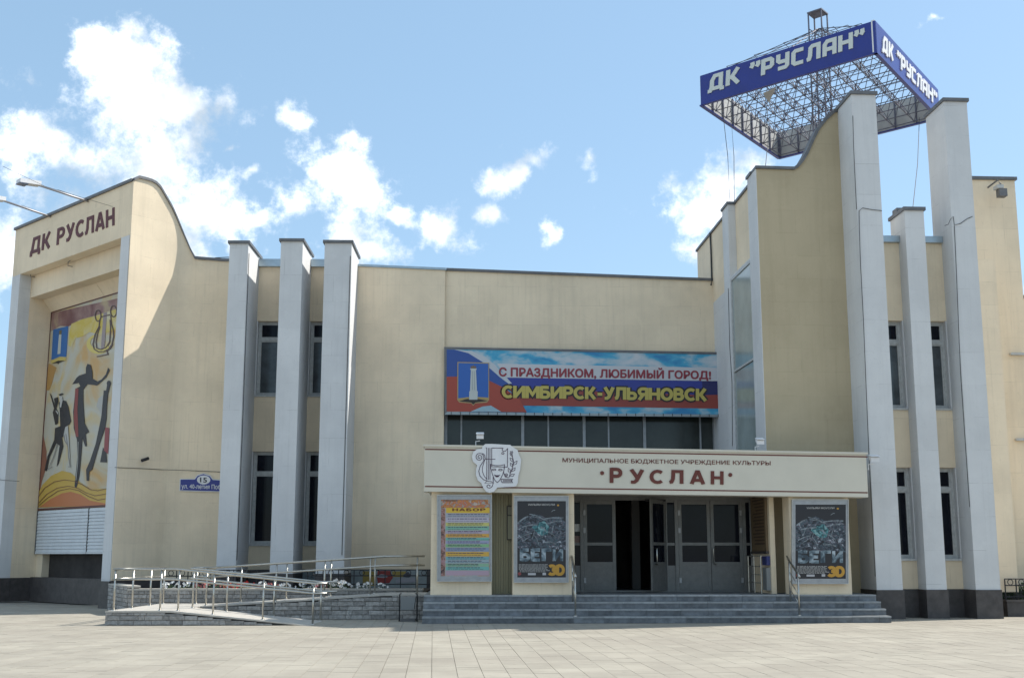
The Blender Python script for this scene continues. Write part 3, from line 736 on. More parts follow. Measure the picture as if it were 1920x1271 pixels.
obj('vestibule_wall', MB().box(E, SRW + .125, piers[2][1] - .05, -3.2, -2.75, ZPL, 3.05), YEL, B)
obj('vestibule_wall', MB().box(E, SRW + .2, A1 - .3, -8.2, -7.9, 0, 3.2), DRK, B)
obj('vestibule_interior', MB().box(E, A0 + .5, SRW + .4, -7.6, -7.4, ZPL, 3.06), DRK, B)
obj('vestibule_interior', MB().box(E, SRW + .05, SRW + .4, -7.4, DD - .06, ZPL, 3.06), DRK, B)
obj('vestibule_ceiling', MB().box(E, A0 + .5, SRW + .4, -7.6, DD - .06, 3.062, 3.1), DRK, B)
obj('column', MB().box(E, E.S(1185, 1020, -5.5), E.S(1200, 1020, -5.5), -5.8, -5.5, ZPL, 3.05), mat('dim_inner_column', (.2, .19, .18), .6), B)
# door wall
s7 = zm(1060, 900, 4.8)
def Ed(x): return E.S(1060 + x / 4.8, 1020, DD)
ZD0, ZD1, ZDT = ZPL + .04, E.Z(1250, 938, DD), 3.06
def leaf(name, fr, a0, a1, d, parent, handle=None):
    st_ = .085; za, zb, zc_ = ZD0 + .68, ZD0 + .76, ZD0 + 1.14
    z1_, z2_, z3_ = ZD0 + .62, ZD0 + 1.13, ZD1 - .1
    mb = MB().box(fr, a0, a0 + st_, d - .05, d, ZD0, ZD1).box(fr, a1 - st_, a1, d - .05, d, ZD0, ZD1)
    for q0, q1 in ((ZD0, ZD0 + .12), (z1_, z1_ + .09), (z2_, z2_ + .075), (z3_, ZD1)):
        mb.box(fr, a0 + st_ - .001, a1 - st_ + .001, d - .049, d - .001, q0, q1)
    o = obj(name, mb, ALU, parent)
    obj('door_panel', MB().box(fr, a0 + st_, a1 - st_, d - .04, d - .015, ZD0 + .12, z1_), ALU, o)
    obj('pane', MB().box(fr, a0 + st_, a1 - st_, d - .035, d - .025, z1_ + .09, z2_), GLS, o)
    obj('pane', MB().box(fr, a0 + st_, a1 - st_, d - .035, d - .025, z2_ + .075, z3_), GLS, o)
    if handle is not None:
        h = handle; zc2 = ZD0 + .85
        obj('handle', MB().path([fr.p(h, d, zc2 - .2), fr.p(h, d + .06, zc2 - .2), fr.p(h - .02, d + .08, zc2 - .19), fr.p(h - .05, d + .08, zc2 - .17), fr.p(h - .05, d + .08, zc2 + .2), fr.p(h, d + .06, zc2 + .21), fr.p(h, d, zc2 + .21)], .014, 8), STL, o, True)
    return o
dw = obj('door_frame', MB().box(E, Ed(60), Ed(1690), DD - .06, DD + .03, ZD1 + .002, ZD1 + .09).box(E, Ed(60), Ed(1690), DD - .06, DD + .02, ZDT - .06, ZDT), ALU, B)
for x in (142, 455, 755, 880, 1000, 1305, 1605, 1675):
    obj('post', MB().box(E, Ed(x) - .04, Ed(x) + .04, DD - .055, DD + .025, ZD1 + .09, ZDT - .061), ALU, dw)
for x0, x1 in ((60, 142), (142, 455), (455, 755), (755, 880), (880, 1000), (1000, 1305), (1305, 1605), (1605, 1675)):
    obj('pane', MB().box(E, Ed(x0) + .041, Ed(x1) - .041, DD - .04, DD - .03, ZD1 + .09, ZDT - .061), GLS, dw)
for x in (150, 1003, 1612, 1683):
    obj('post', MB().box(E, Ed(x) - .045, Ed(x) + .045, DD - .06, DD + .028, ZPL, ZD1 + .001), ALU if x != 1683 else ALL, dw)
for x0, x1 in ((60, 140), (915, 992), (1622, 1670)):
    a0, a1 = Ed(x0), Ed(x1)
    sd = obj('sidelight', MB().box(E, a0, a1, DD - .05, DD - .002, ZPL, ZD0 + .62).box(E, a0, a1, DD - .05, DD - .002, ZD0 + 1.13, ZD0 + 1.2).box(E, a0, a1, DD - .05, DD - .002, ZD1 - .05, ZD1).box(E, a0 - .008, a0 + .014, DD - .052, DD - .001, ZPL, ZD1).box(E, a1 - .014, a1 + .008, DD - .052, DD - .001, ZPL, ZD1), ALU, B)
    obj('pane', MB().box(E, a0, a1, DD - .04, DD - .03, ZD0 + .62, ZD0 + 1.13), GLS, sd)
    obj('pane', MB().box(E, a0, a1, DD - .04, DD - .03, ZD0 + 1.2, ZD1 - .05), GLS, sd)
leaf('door', E, Ed(168), Ed(455), DD, B)
leaf('door', E, Ed(1022), Ed(1308), DD, B)
leaf('door', E, Ed(1312), Ed(1598), DD, B, Ed(1345))
for hx, hz in ((1027, ZD0 + 1.9), (1027, ZD0 + 1.45), (1027, ZD0 + .18), (1582, ZD0 + 1.9), (1582, ZD0 + 1.45), (1582, ZD0 + .18), (172, ZD0 + 1.9), (172, ZD0 + 1.45), (172, ZD0 + .18)):
    obj('hinge', MB().box(E, Ed(hx) - .03, Ed(hx) + .03, DD + .001, DD + .05, hz, hz + .13), ALL, B)
# the leaf that stands open, swung outwards
hp = E.p(Ed(912), DD, 0); ang = math.radians(2 + 55)
OPN = Fr(hp + Vector((-math.cos(ang), -math.sin(ang), 0)) * .86, math.degrees(ang))
leaf('door', OPN, 0, .86, 0, B, .16)
obj('door_closer', MB().box(E, Ed(720), Ed(905), DD + .05, DD + .12, ZD1 - .03, ZD1 + .02), BLK, B)
obj('threshold', MB().box(E, Ed(60), SRW, DD - .1, DD + .06, ZPL - .05, ZPL + .035), ALU, B)

# ================================================================== STEPS AND RAMP
stp = thing('entrance_steps', 'four wide grey granite steps rising to the entrance platform', 'steps', E.p(0, 0, 0))
r_ = random.Random(5)
SLE = E.S(791, 1168)
ends = [E.S(1672, 1168), E.S(1662, 1150, -.3), E.S(1652, 1135, -.6), E.S(1643, 1117, -.9)]
RH, RT = .15, .3
for i in range(4):
    z1 = RH * (i + 1); d0 = -RT * i; e1 = ends[i]
    st = obj('step', MB().box(E, SLE + .02, e1 - .02, -1.4, d0 - .015, RH * i + .001, z1 - .008), MOR, stp)
    a = SLE
    while a < e1 - .05:
        ln = min(r_.uniform(.52, .82), e1 - a)
        if e1 - a - ln < .25: ln = e1 - a
        j = r_.uniform(-.004, .004); nose = .012
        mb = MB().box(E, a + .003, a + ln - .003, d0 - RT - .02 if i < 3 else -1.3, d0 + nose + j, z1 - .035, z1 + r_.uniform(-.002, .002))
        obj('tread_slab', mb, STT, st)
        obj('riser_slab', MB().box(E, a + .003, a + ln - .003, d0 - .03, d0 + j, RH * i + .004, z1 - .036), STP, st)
        a += ln
obj('platform', MB().box(E, SLE, ends[3], -8.0, -1.301, 0, ZPL - .003), STP, stp)

ramp = thing('wheelchair_ramp', 'switchback wheelchair ramp of split grey stone left of the steps', 'ramp', (-6, 26, 0))
XL, XT, XB, XP = -8.92, -7.5, -4.45, -2.06
YF0, YF1, YB0, YB1 = 25.0, 26.75, 27.35, 28.95
ZL = .31
def zfront(x): return ZL if x <= XT else max(0.0, ZL * (XB - x) / (XB - XT))
def zback(x): return ZL if x <= XT else min(ZPL - .01, ZL + (ZPL - .01 - ZL) * (x - XT) / (-3.1 - XT))
fx = [XL, XT, XB]; bx_ = [XL, XT, -3.1, XP]
def deck(name, xs, zf, y0, y1, m, lift, drop):
    v = []
    for x in xs: v += [Vector((x, y0, zf(x) + lift)), Vector((x, y1, zf(x) + lift)), Vector((x, y1, max(zf(x) + lift - drop, -.02))), Vector((x, y0, max(zf(x) + lift - drop, -.02)))]
    k = len(xs); f = [(i * 4 + q, i * 4 + (q + 1) % 4, (i + 1) * 4 + (q + 1) % 4, (i + 1) * 4 + q) for i in range(k - 1) for q in range(4)]
    return fix_normals(obj(name, MB().add(v, f + [(3, 2, 1, 0), ((k - 1) * 4, (k - 1) * 4 + 1, (k - 1) * 4 + 2, (k - 1) * 4 + 3)]), m, ramp))
deck('ramp_core', [XL + .04, XT, XB - .2], zfront, YF0 + .04, YF1, MOR, -.035, 9)
deck('ramp_core', [XL + .04, XT, -3.1, XP], zback, YB0 + .04, YB1, MOR, -.035, 9)
deck('ramp_core', [XL + .04, XT + .01], zfront, YF1 + .001, YB0 + .039, MOR, -.036, 9)
deck('deck', [XL - .01, XT, XB], zfront, YF0 - .015, YF1, CON, .0, .034)
deck('deck', [XT + .003, -3.1, XP], zback, YB0 - .015, YB1, CON, .0, .034)
deck('deck', [XL - .01, XT], zfront, YF1 + .003, YB1, CON, .0, .034)
# split stone bricks: three rough shapes, shared
bricks = []
for k in range(4):
    me = bpy.data.meshes.new('brick'); rr = random.Random(k + 40)
    v = [Vector((x, y, z)) for y in (-.5, .5) for x in (-.5, .5) for z in (-.5, .5)]
    fr_ = [(x + rr.uniform(-.03, .03), -.5 - rr.uniform(.05, .3), z + rr.uniform(-.05, .05)) for x, z in ((-.36, -.3), (.36, -.3), (.36, .3), (-.36, .3))]
    v += [Vector(p) for p in fr_]      # 0..3 front corner ring: (-,-),( -,+),(+,-),(+,+)
    f = [(0, 2, 9, 8), (2, 3, 10, 9), (3, 1, 11, 10), (1, 0, 8, 11), (8, 9, 10, 11), (1, 3, 7, 5), (0, 4, 6, 2), (0, 1, 5, 4), (2, 6, 7, 3), (4, 5, 7, 6)]
    me.from_pydata(v, [], f); me.update(); me.materials.append(BRK); bricks.append(me)
def brick_face(parent, fr, a0, a1, top, row=.104, z0=0.0, seed=1):
    rr = random.Random(seed); z = z0; k = 0
    while z < max(top(a0), top(a1)) - .02:
        a = a0 - (0 if k % 2 == 0 else rr.uniform(.08, .16))
        while a < a1 - .03:
            ln = rr.choice((.2, .28, .34, .4, .14)); b0, b1 = max(a, a0), min(a + ln, a1)
            h = min(row, min(top(b0), top(b1)) - z)
            if h > .03 and b1 - b0 > .05:
                o = bpy.data.objects.new('brick', rr.choice(bricks))
                link(o, parent, fr.p((b0 + b1) / 2, 0, z + h / 2)); o.rotation_euler = (0, 0, fr.yaw)
                o.scale = (b1 - b0 - .008, .05, h - .008)
            a += ln
        z += row; k += 1
brick_face(ramp, Fr((0, YF0 + .02), 0), XL, XB - .25, lambda x: zfront(x) - .036, seed=1)
brick_face(ramp, Fr((0, YB0 + .02), 0), XT + .1, XP - .02, lambda x: zback(x) - .036, seed=2)
lf = Fr((XL + .02, YB1, 0), -90)
brick_face(ramp, lf, 0, YB1 - YF0, lambda s_: ZL - .036, seed=3)

# planter wall and bed
pl = thing('planter', 'long raised flower bed with a split stone wall behind the ramp', 'planter', (-6.5, 29.4, 0))
PY = 29.32; PXL, PXR = -9.9, -2.3
PF = Fr((0, PY), 0); pfl = (Vector((-11.25, 31.7, 0)), Vector((PXL, PY, 0)))
yw = math.degrees(math.atan2(pfl[1].y - pfl[0].y, pfl[1].x - pfl[0].x)); PL2 = Fr(pfl[0], yw); LL2 = (pfl[1] - pfl[0]).length
def ztp(a): return .62
brick_face(pl, PF, PXL, PXR, ztp, seed=4); brick_face(pl, PL2, 0, LL2, lambda a: .70, seed=5)
obj('planter_core', MB().box(PF, PXL, PXR, -.25, -.03, 0, .62), MOR, pl)
obj('planter_core', MB().box(PL2, .05, LL2, -.25, -.03, 0, .70), MOR, pl)
obj('coping', MB().box(PF, PXL - .02, PXR, -.29, .04, .622, .67), CON, pl)
obj('coping', MB().box(PL2, .05, LL2 + .02, -.29, .04, .702, .745), CON, pl)
obj('soil', MB().ext([(-9.8, PY + .25, .45), (PXR, PY + .25, .45), (PXR, 33.3, .45), (-9.6, 33.3, .45), (-10.8, 31.9, .45)], (0, 0, .13)), mat('dark_soil', (.05, .038, .028), .95, 0, .4, 20, .6, 40), pl)

# stainless handrails
def rail_line(name, label, base_pts, zf, xpath, h=(.9, .68), r=.024):
    t = thing(name, label, 'handrail', base_pts[0], 'stainless handrails along the ramp')
    for p in base_pts:
        p = Vector(p)
        obj('post', MB().tube(p, p + Vector((0, 0, h[0] - .02)), .021, 10), STL, t, True)
        obj('post_flange', MB().tube(p, p + Vector((0, 0, .018)), .048, 12, .04), STL, t)
    for k in h:
        obj('rail', MB().path([Vector(p) + Vector((0, 0, k)) for p in xpath], r, 10), STL, t, True)
    return t
yf = 25.28
P_ = lambda xs, y, zf: [(x, y, zf(x)) for x in xs]
rail_line('ramp_handrail', 'steel handrail along the front edge of the lower ramp flight', P_([-8.85, -7.82, -7.42, -6.64, -5.53, -4.42], yf, zfront), zfront,
          [(-8.9, yf, ZL), (XT, yf, ZL), (-4.42, yf, zfront(-4.42)), (-4.12, yf, 0)])
yi = 26.6
rail_line('ramp_handrail', 'steel handrail on the inner edge of the lower ramp flight', P_([-7.47, -6.67, -5.57, -4.47], yi, zfront), zfront,
          [(-7.55, yi, ZL), (XT, yi, ZL), (-4.47, yi, zfront(-4.47)), (-4.1, yi, 0)])
rail_line('ramp_handrail', 'steel handrail across the left end of the ramp landing', [(-8.82, 26.4, ZL), (-8.82, 27.7, ZL), (-8.82, 28.75, ZL)], zfront,
          [(-8.86, 25.29, ZL), (-8.84, 27, ZL), (-8.82, 28.8, ZL)])
yn = 27.5
rail_line('ramp_handrail', 'steel handrail on the near edge of the upper ramp flight', P_([-7.4, -5.72, -4.55, -3.44, -2.3], yn, zback), zback,
          [(-7.5, yn, ZL), (-3.1, yn, zback(-3.1)), (-2.12, yn, ZPL)])
yb = 28.78
rail_line('ramp_handrail', 'steel handrail on the far edge of the upper ramp flight beside the flowers', P_([-8.0, -6.87, -5.72, -4.6, -3.48], yb, zback), zback,
          [(-8.1, yb, ZL), (XT, yb, ZL), (-3.1, yb, zback(-3.1)), (-2.3, yb, ZPL)])
for side, xb_, lab in ((0, 1079, 'short steel handrail with three bars at the left of the steps'), (1, 1499, 'short steel handrail with three bars at the right of the steps')):
    a = E.S(xb_, 1150, -.12)
    t = thing('step_handrail', lab, 'handrail', E.p(a, -.12, .15), 'handrails on the entrance steps')
    p0, p1 = E.p(a, -.12, .15), E.p(a, -.8, .45)
    obj('post', MB().tube(p0, p0 + Vector((0, 0, .93)), .021, 10), STL, t, True)
    obj('post', MB().tube(p1, p1 + Vector((0, 0, .93)), .021, 10), STL, t, True)
    dv = (p1 - p0) + Vector((0, 0, .0))
    obj('rail', MB().path([p0 - dv * .18 + Vector((0, 0, .93)), p0 + Vector((0, 0, .95)), p1 + Vector((0, 0, .95)), p1 + dv * .25 + Vector((0, 0, .97))], .025, 10), STL, t, True)
    for k in (.28, .48, .68):
        obj('bar', MB().tube(p0 + Vector((0, 0, k)), p1 + dv * .1 + Vector((0, 0, k)), .01, 8), STL, t, True)
    obj('post_flange', MB().tube(p0, p0 + Vector((0, 0, .02)), .05, 12, .04), STL, t)

# ================================================================== FLOWER BED
LEAF = mat('petunia_leaf', (.045, .085, .03), .7, rand=.3)
WF = mat('white_petal', (.75, .74, .72), .6, rand=.1); RF = mat('red_petal', (.55, .03, .02), .6, rand=.25); PF_ = mat('dusky_pink_petal', (.35, .12, .12), .6, rand=.25)
def flower_proto(m, seed):
    rr = random.Random(seed); lm, fm = MB(), MB()
    for k in range(46):
        a = rr.uniform(0, 6.28); q = rr.uniform(.02, .2); z = rr.uniform(.02, .17)
        c = Vector((q * math.cos(a), q * math.sin(a), z)); u = Vector((rr.uniform(-1, 1), rr.uniform(-1, 1), rr.uniform(-.3, .8))).normalized() * .045
        w = u.cross(Vector((rr.uniform(-1, 1), rr.uniform(-1, 1), .6))).normalized() * .018
        lm.add([c, c + u * .5 + w, c + u, c + u * .5 - w], [(0, 1, 2, 3)])
    for k in range(12):
        a = rr.uniform(0, 6.28); q = rr.uniform(.0, .2); z = .12 + rr.uniform(0, .14)
        c = Vector((q * math.cos(a), q * math.sin(a), z)); n_ = Vector((rr.uniform(-.6, .6), -1, rr.uniform(.1, .9))).normalized()
        u = n_.cross(Vector((0, 0, 1))).normalized(); w = n_.cross(u); R_ = rr.uniform(.026, .042)
        ring = [c + (u * math.cos(t * math.pi / 5) + w * math.sin(t * math.pi / 5)) * (R_ if t % 2 == 0 else R_ * .72) for t in range(10)]
        fm.add([c - n_ * .02] + ring, [(0, 1 + t, 1 + (t + 1) % 10) for t in range(10)])
    return lm, fm, m
kinds = [(WF, 'white'), (RF, 'red'), (PF_, 'dusky pink')]
pr = {}
rr = random.Random(9)
seq = [(-9.1, 0), (-8.8, 0), (-8.55, 0), (-8.3, 2), (-8.05, 2), (-7.8, 2), (-7.45, 1), (-7.2, 1), (-6.95, 1), (-6.7, 2), (-6.5, 0), (-6.3, 2), (-6.05, 0), (-5.85, 0), (-5.5, 0), (-5.2, 0), (-4.95, 2), (-4.7, 0), (-4.5, 0), (-4.3, 0), (-4.05, 0), (-3.8, 0), (-3.4, 0)]
for i, (x, k) in enumerate(seq):
    key = (k, i % 3)
    base = Vector((x, PY + .45 + rr.uniform(-.08, .1), .56)); S_ = rr.uniform(.9, 1.25)
    ORD = 'first second third fourth fifth sixth seventh eighth ninth tenth eleventh twelfth thirteenth fourteenth fifteenth sixteenth seventeenth eighteenth nineteenth twentieth twenty-first twenty-second twenty-third'.split()
    t = thing('petunia_plant', 'low clump of %s petunias, %s plant from the left in the raised bed' % (kinds[k][1], ORD[i]), 'flowers', base, 'petunias in the raised bed')
    if key not in pr:
        lm, fm, m_ = flower_proto(kinds[k][0], 60 + k * 5 + i % 3)
        ms = []
        for nm, mb_, mm in (('foliage', lm, LEAF), ('blossoms', fm, m_)):
            me = bpy.data.meshes.new(nm); me.from_pydata(mb_.v, [], mb_.f); me.materials.append(mm); ms.append((nm, me))
        pr[key] = ms
    for nm, me in pr[key]:
        o = link(bpy.data.objects.new(nm, me), t, base); o.scale = (S_, S_, S_); o.rotation_euler = (0, 0, rr.uniform(-.6, .6)); o['kind'] = 'stuff'

# low ornamental iron fences
def iron_fence(label, fr, a0, a1, d, z0, z1, cell=.42):
    t = thing('ornamental_fence', label, 'fence', fr.p((a0 + a1) / 2, d, z0), 'low black iron fences')
    for z in (z0 + .06, z1 - .16, z1):
        obj('rail', MB().tube(fr.p(a0, d, z), fr.p(a1, d, z), .016, 6), BLK, t)
    nn2 = max(1, round((a1 - a0) / cell)); c = (a1 - a0) / nn2
    for i in range(nn2 + 1):
        obj('post', MB().box(fr, a0 + i * c - .012, a0 + i * c + .012, d - .012, d + .012, z0 - .1, z1), BLK, t)
    for i in range(nn2):
        cx = a0 + (i + .5) * c
        pts = [fr.p(cx + .068 * math.cos(q * math.pi / 7), d, z1 - .08 + .068 * math.sin(q * math.pi / 7)) for q in range(15)]
        obj('ring', MB().path(pts, .011, 5), BLK, t)
    return t
iron_fence('black iron fence with rings behind the flowers at the left of the bed', PF, -9.5, -7.0, -1.7, .68, 1.12, .3)
iron_fence('black iron fence with rings behind the flowers near the entrance', PF, -5.6, -2.2, -1.7, .68, 1.13, .42)
TR = T.S(1881, 1100, -1.0)
iron_fence('black iron fence with rings on the low wall at the right edge', T, TR + .05, TR + 3.2, -1.0, .42, .93, .3)
bw = thing('border_wall', 'low dark stone border wall at the right of the tower', 'wall', T.p(TR + 2, -1, 0))
obj('wall_body', MB().box(T, TR, TR + 4, -1.3, -.85, 0, .36), PLI, bw); obj('coping', MB().box(T, TR - .03, TR + 4, -1.33, -.81, .362, .41), PLI, bw)
hd = thing('clipped_hedge', 'dark clipped hedge behind the iron fence at the right edge', 'hedge', T.p(TR + 2, -1.7, 0))
hm = MB(); rr = random.Random(4)
for k in range(2600):
    c = T.p(TR + rr.uniform(.1, 4), rr.uniform(-2.25, -1.35), rr.uniform(.1, .82)); u = Vector((rr.uniform(-1, 1), rr.uniform(-1, 1), rr.uniform(-1, 1))).normalized() * .05
    w = u.cross(Vector((rr.uniform(-1, 1), .3, 1))).normalized() * .022; hm.add([c - u, c + w, c + u, c - w], [(0, 1, 2, 3)])
obj('foliage', hm, LEAF, hd, kind='stuff')
# painted panels on the plinth behind the fence
pp = thing('painted_plinth_panel', 'wall base behind the fence painted with red, yellow and grey shapes', 'painted panel', M.p(6.6, .05, .5))
obj('panel', MB().box(M, M.S(567, 1080, .06), M.S(800, 1080, .06), .031, .06, .5, 1.085), mat('pale_blue_paint', (.25, .29, .30), .7, 0, .2, 4), pp)
r2z = zm(480, 1020, 5.647)
flat('yellow_patch', M, .064, [r2z([(1130, 285), (1260, 285), (1250, 440), (1130, 430)]), r2z([(1440, 285), (1590, 285), (1560, 345), (1450, 345)])], mat('mustard_paint', (.30, .22, .05), .7), pp)
flat('red_octagon', M, .067, [r2z([(1290, 280), (1420, 280), (1450, 350), (1410, 410), (1290, 410), (1280, 350)])], mat('red_paint', (.25, .035, .03), .7), pp)
flat('grey_car_shape', M, .070, [r2z([(1280, 330), (1330, 315), (1385, 325), (1395, 345), (1350, 355), (1285, 350)]), r2z([(1480, 380), (1540, 355), (1680, 350), (1700, 400), (1480, 410)])], mat('grey_paint', (.28, .28, .31), .7), pp)
flat('dark_blob', M, .073, [r2z([(1560, 320), (1610, 290), (1650, 330), (1620, 350), (1560, 345)])], mat('slate_paint', (.06, .06, .08), .7), pp)

# litter bin by the steps
bn = Vector((-2.42, 26.55, 0))
lb = thing('litter_bin', 'small dark litter bin with grey bucket between ramp and steps', 'bin', bn)
BF = Fr(bn, 0)
obj('bucket', MB().prism(BF, [(-.16, .27), (.14, .27), (.17, .56), (-.18, .56)], .13, -.13), mat('grey_bin', (.16, .17, .17), .5), lb)
for sx in (-.205, .205): obj('stand', MB().path([BF.p(sx, 0, 0), BF.p(sx, 0, .62), BF.p(sx * .8, 0, .64)], .018, 6), BLK, lb)
obj('base', MB().box(BF, -.17, .17, -.13, .13, .001, .06), mat('bin_base', (.10, .10, .10), .7), lb)

# ================================================================== MURAL AND SHUTTERS IN THE GABLE
def art_mat(name, ramp_, scale, rough=.5, det=4, dist=1.0, stretch=(1, 1, 1)):
    """printed picture: blotches of flat colour, procedural"""
    m = bpy.data.materials.new(name); m.use_nodes = True; N, L = m.node_tree.nodes, m.node_tree.links; b = N['Principled BSDF']
    g = N.new('ShaderNodeNewGeometry'); mp = N.new('ShaderNodeVectorMath'); mp.operation = 'MULTIPLY'; mp.inputs[1].default_value = stretch
    L.new(g.outputs['Position'], mp.inputs[0]); n = N.new('ShaderNodeTexNoise'); n.inputs['Scale'].default_value = scale; n.inputs['Detail'].default_value = det; n.inputs['Distortion'].default_value = dist
    L.new(mp.outputs[0], n.inputs['Vector']); cr = N.new('ShaderNodeValToRGB'); L.new(n.outputs['Fac'], cr.inputs[0])
    e = cr.color_ramp.elements
    while len(e) < len(ramp_): e.new(.5)
    for el, (p, c) in zip(e, ramp_): el.position = p; el.color = (*c, 1)
    L.new(cr.outputs[0], b.inputs['Base Color']); b.inputs['Roughness'].default_value = rough; MATS[name] = m; return m
ZM0, ZM1 = G.Z(130, 950, DM), 9.95
mu = thing('mural_panel', 'tall printed mural of tango dancers, lyre and blue crest under the gable', 'mural', G.p(-3.9, DM, ZM0))
obj('sheet', MB().box(G, S1 + .03, S2 - .02, DM - .03, DM, ZM0, ZM1), art_mat('mural_ground', [(.32, (.55, .34, .13)), (.43, (.50, .44, .31)), (.54, (.50, .48, .41)), (.62, (.55, .44, .24)), (.72, (.56, .33, .10))], .5), mu)
FRM = mat('brown_mural_frame', (.10, .03, .025), .5)
obj('frame', MB().box(G, S1 + .002, S1 + .03, DM - .03, DM + .02, ZM0 - .05, ZM1 + .02), FRM, mu)
obj('frame', MB().box(G, S1 + .031, S2 - .02, DM - .03, DM + .02, ZM0 - .06, ZM0 - .001), FRM, mu)
obj('frame', MB().box(G, S1 + .031, S2 - .02, DM - .03, DM + .02, ZM1 + .001, ZM1 + .04), FRM, mu)
m1, m2 = zm(60, 560, 6.355), zm(60, 730, 5.527)
INK = mat('black_ink', (.022, .02, .024), .5); GREY = mat('grey_ink', (.20, .19, .19), .5)
def art(name, pts, col, lvl, mt=None):
    return flat(name, G, DM + .004 + lvl * .004, pts, mt or mat('print_%s_%d' % (name, lvl), col, .5), mu, .003)
art('purple_sky', [m1([(236, 172), (1230, -50), (1230, 60), (900, 150), (760, 200), (560, 255), (440, 330), (330, 325), (226, 390)])], (.26, .15, .14), 0, art_mat('mural_purple', [(.35, (.16, .06, .06)), (.55, (.30, .18, .16)), (.7, (.42, .33, .20))], .8))
art('yellow_cloud', [m1([(470, 300), (600, 245), (760, 205), (1230, 50), (1230, 300), (960, 380), (800, 430), (690, 395), (600, 450), (520, 470), (470, 570), (432, 560), (440, 420)])], (.6, .5, .1), 1, art_mat('mural_yellow', [(.3, (.62, .50, .18)), (.5, (.58, .44, .07)), (.7, (.60, .55, .38))], 1.0))
art('orange_edge', [m1([(200, 770), (290, 820), (265, 900), (240, 1000), (205, 1090), (160, 1090), (182, 900)])], (.45, .25, .08), 1)
art('brown_edge', [m2([(133, 10), (152, 10), (118, 480), (150, 640), (150, 800), (100, 960), (52, 1190), (62, 1000), (95, 500)])], (.27, .11, .07), 1)
art('crest_field', [m1([(252, 368), (432, 325), (408, 690), (230, 728)])], (.025, .13, .36), 2)
art('crest_column', [m1([(322, 428), (350, 424), (338, 655), (302, 660)])], (.48, .50, .46), 3)
art('crest_crown', [m1([(324, 380), (354, 373), (350, 424), (322, 428)])], (.14, .12, .05), 3)
art('crest_base', [m1([(224, 735), (300, 705), (330, 690), (405, 695), (402, 738), (232, 772)])], (.55, .42, .12), 3)
art('crest_wedge', [m1([(236, 772), (310, 738), (392, 737), (322, 762), (310, 780), (300, 766)])], (.02, .02, .02), 4)  # black wedge printed at the foot of the crest
EL = lambda cx, cy, rx, ry, a0=0, a1=360, k=18: [(cx + rx * math.cos(math.radians(a0 + (a1 - a0) * i / k)), cy + ry * math.sin(math.radians(a0 + (a1 - a0) * i / k))) for i in range(k + 1)]
art('lyre_ring', [m1(EL(790, 540, 140, 118, 20, 250) + EL(795, 520, 100, 75, 250, 20))], (.62, .50, .14), 2)
art('lyre_bar', [m1([(852, 168), (893, 160), (862, 585), (820, 595)])], (.30, .24, .24), 3)
strokes('lyre_outline', G, DM + .022, [m1(p) for p in ([(724, 545), (740, 600), (790, 632), (850, 630), (910, 600), (950, 545), (972, 440)], [(770, 590), (820, 604), (880, 580), (922, 515)], EL(785, 203, 34, 66), EL(970, 150, 36, 66), [(818, 218), (932, 190)], [(808, 240), (797, 330), (748, 430), (724, 545)], [(810, 330), (776, 430), (760, 520), (770, 590)],
        [(936, 200), (946, 300), (966, 380), (970, 440)], [(928, 250), (934, 350), (922, 515)], [(960, 540), (930, 590), (888, 622), (905, 662), (770, 690)])], 1.8, mat('lyre_ink', (.09, .05, .045), .5), mu)
art('dancer_woman', [m1([(660, 775), (700, 790), (718, 870), (720, 952), (780, 985), (830, 960), (880, 900), (905, 820), (925, 850), (880, 940), (790, 1020), (770, 1032), (660, 1018), (600, 1092), (596, 1200), (610, 1275), (520, 1275), (522, 1070), (575, 1042), (556, 1002), (480, 1017), (532, 940), (560, 915), (640, 888), (642, 820)]),
                     m2([(450, 0), (530, 0), (530, 120), (545, 350), (590, 440), (555, 460), (565, 588), (550, 588), (520, 500), (515, 600), (492, 870), (472, 980), (457, 1025), (440, 1000), (470, 700), (465, 520), (432, 400), (426, 230)])], None, 4, INK)
art('dress_red', [m2([(448, -10), (482, -10), (470, 200), (480, 490), (452, 490), (432, 300)])], (.24, .045, .04), 5)
strokes('leg_light', G, DM + .034, [m2([(478, 540), (474, 760), (455, 940)])], .9, mat('pale_ink', (.5, .5, .46), .5), mu)
art('dancer_man', [m1([(900, 985), (938, 1005), (905, 1130), (892, 1275), (838, 1275), (850, 1150), (882, 1100)]),
                   m2([(742, 10), (782, 10), (770, 300), (755, 400), (700, 560), (622, 830), (592, 852), (588, 945), (565, 945), (560, 830), (600, 740), (660, 560), (710, 320), (732, 200)]),
                   m2([(735, 600), (765, 640), (775, 755), (705, 752)]), m1(EL(914, 1008, 24, 34, 0, 360, 12)[:-1])], None, 4, INK)
art('shirt_white', [m2([(690, 90), (738, 55), (730, 150), (720, 265), (700, 220), (668, 170)])], (.42, .41, .38), 5)
art('red_cloak', [m2([(758, 392), (800, 398), (790, 670), (745, 630)])], (.26, .045, .05), 5)
art('couple', [m2([(300, 108), (352, 120), (376, 180), (404, 330), (386, 362), (342, 390), (322, 490), (298, 500), (285, 200), (274, 140)]),
               m2([(272, 52), (310, 38), (328, 50), (290, 66)]), m2([(228, 92), (268, 78), (272, 120), (250, 200), (272, 240), (268, 352), (240, 366), (214, 240), (236, 170)]),
               m2([(183, 36), (200, 58), (258, 240), (240, 240)]),
               m2([(238, 400), (292, 380), (322, 590), (276, 760), (255, 800), (286, 580), (250, 556), (180, 700), (152, 845), (128, 838), (160, 690), (230, 520)])], None, 4, INK)
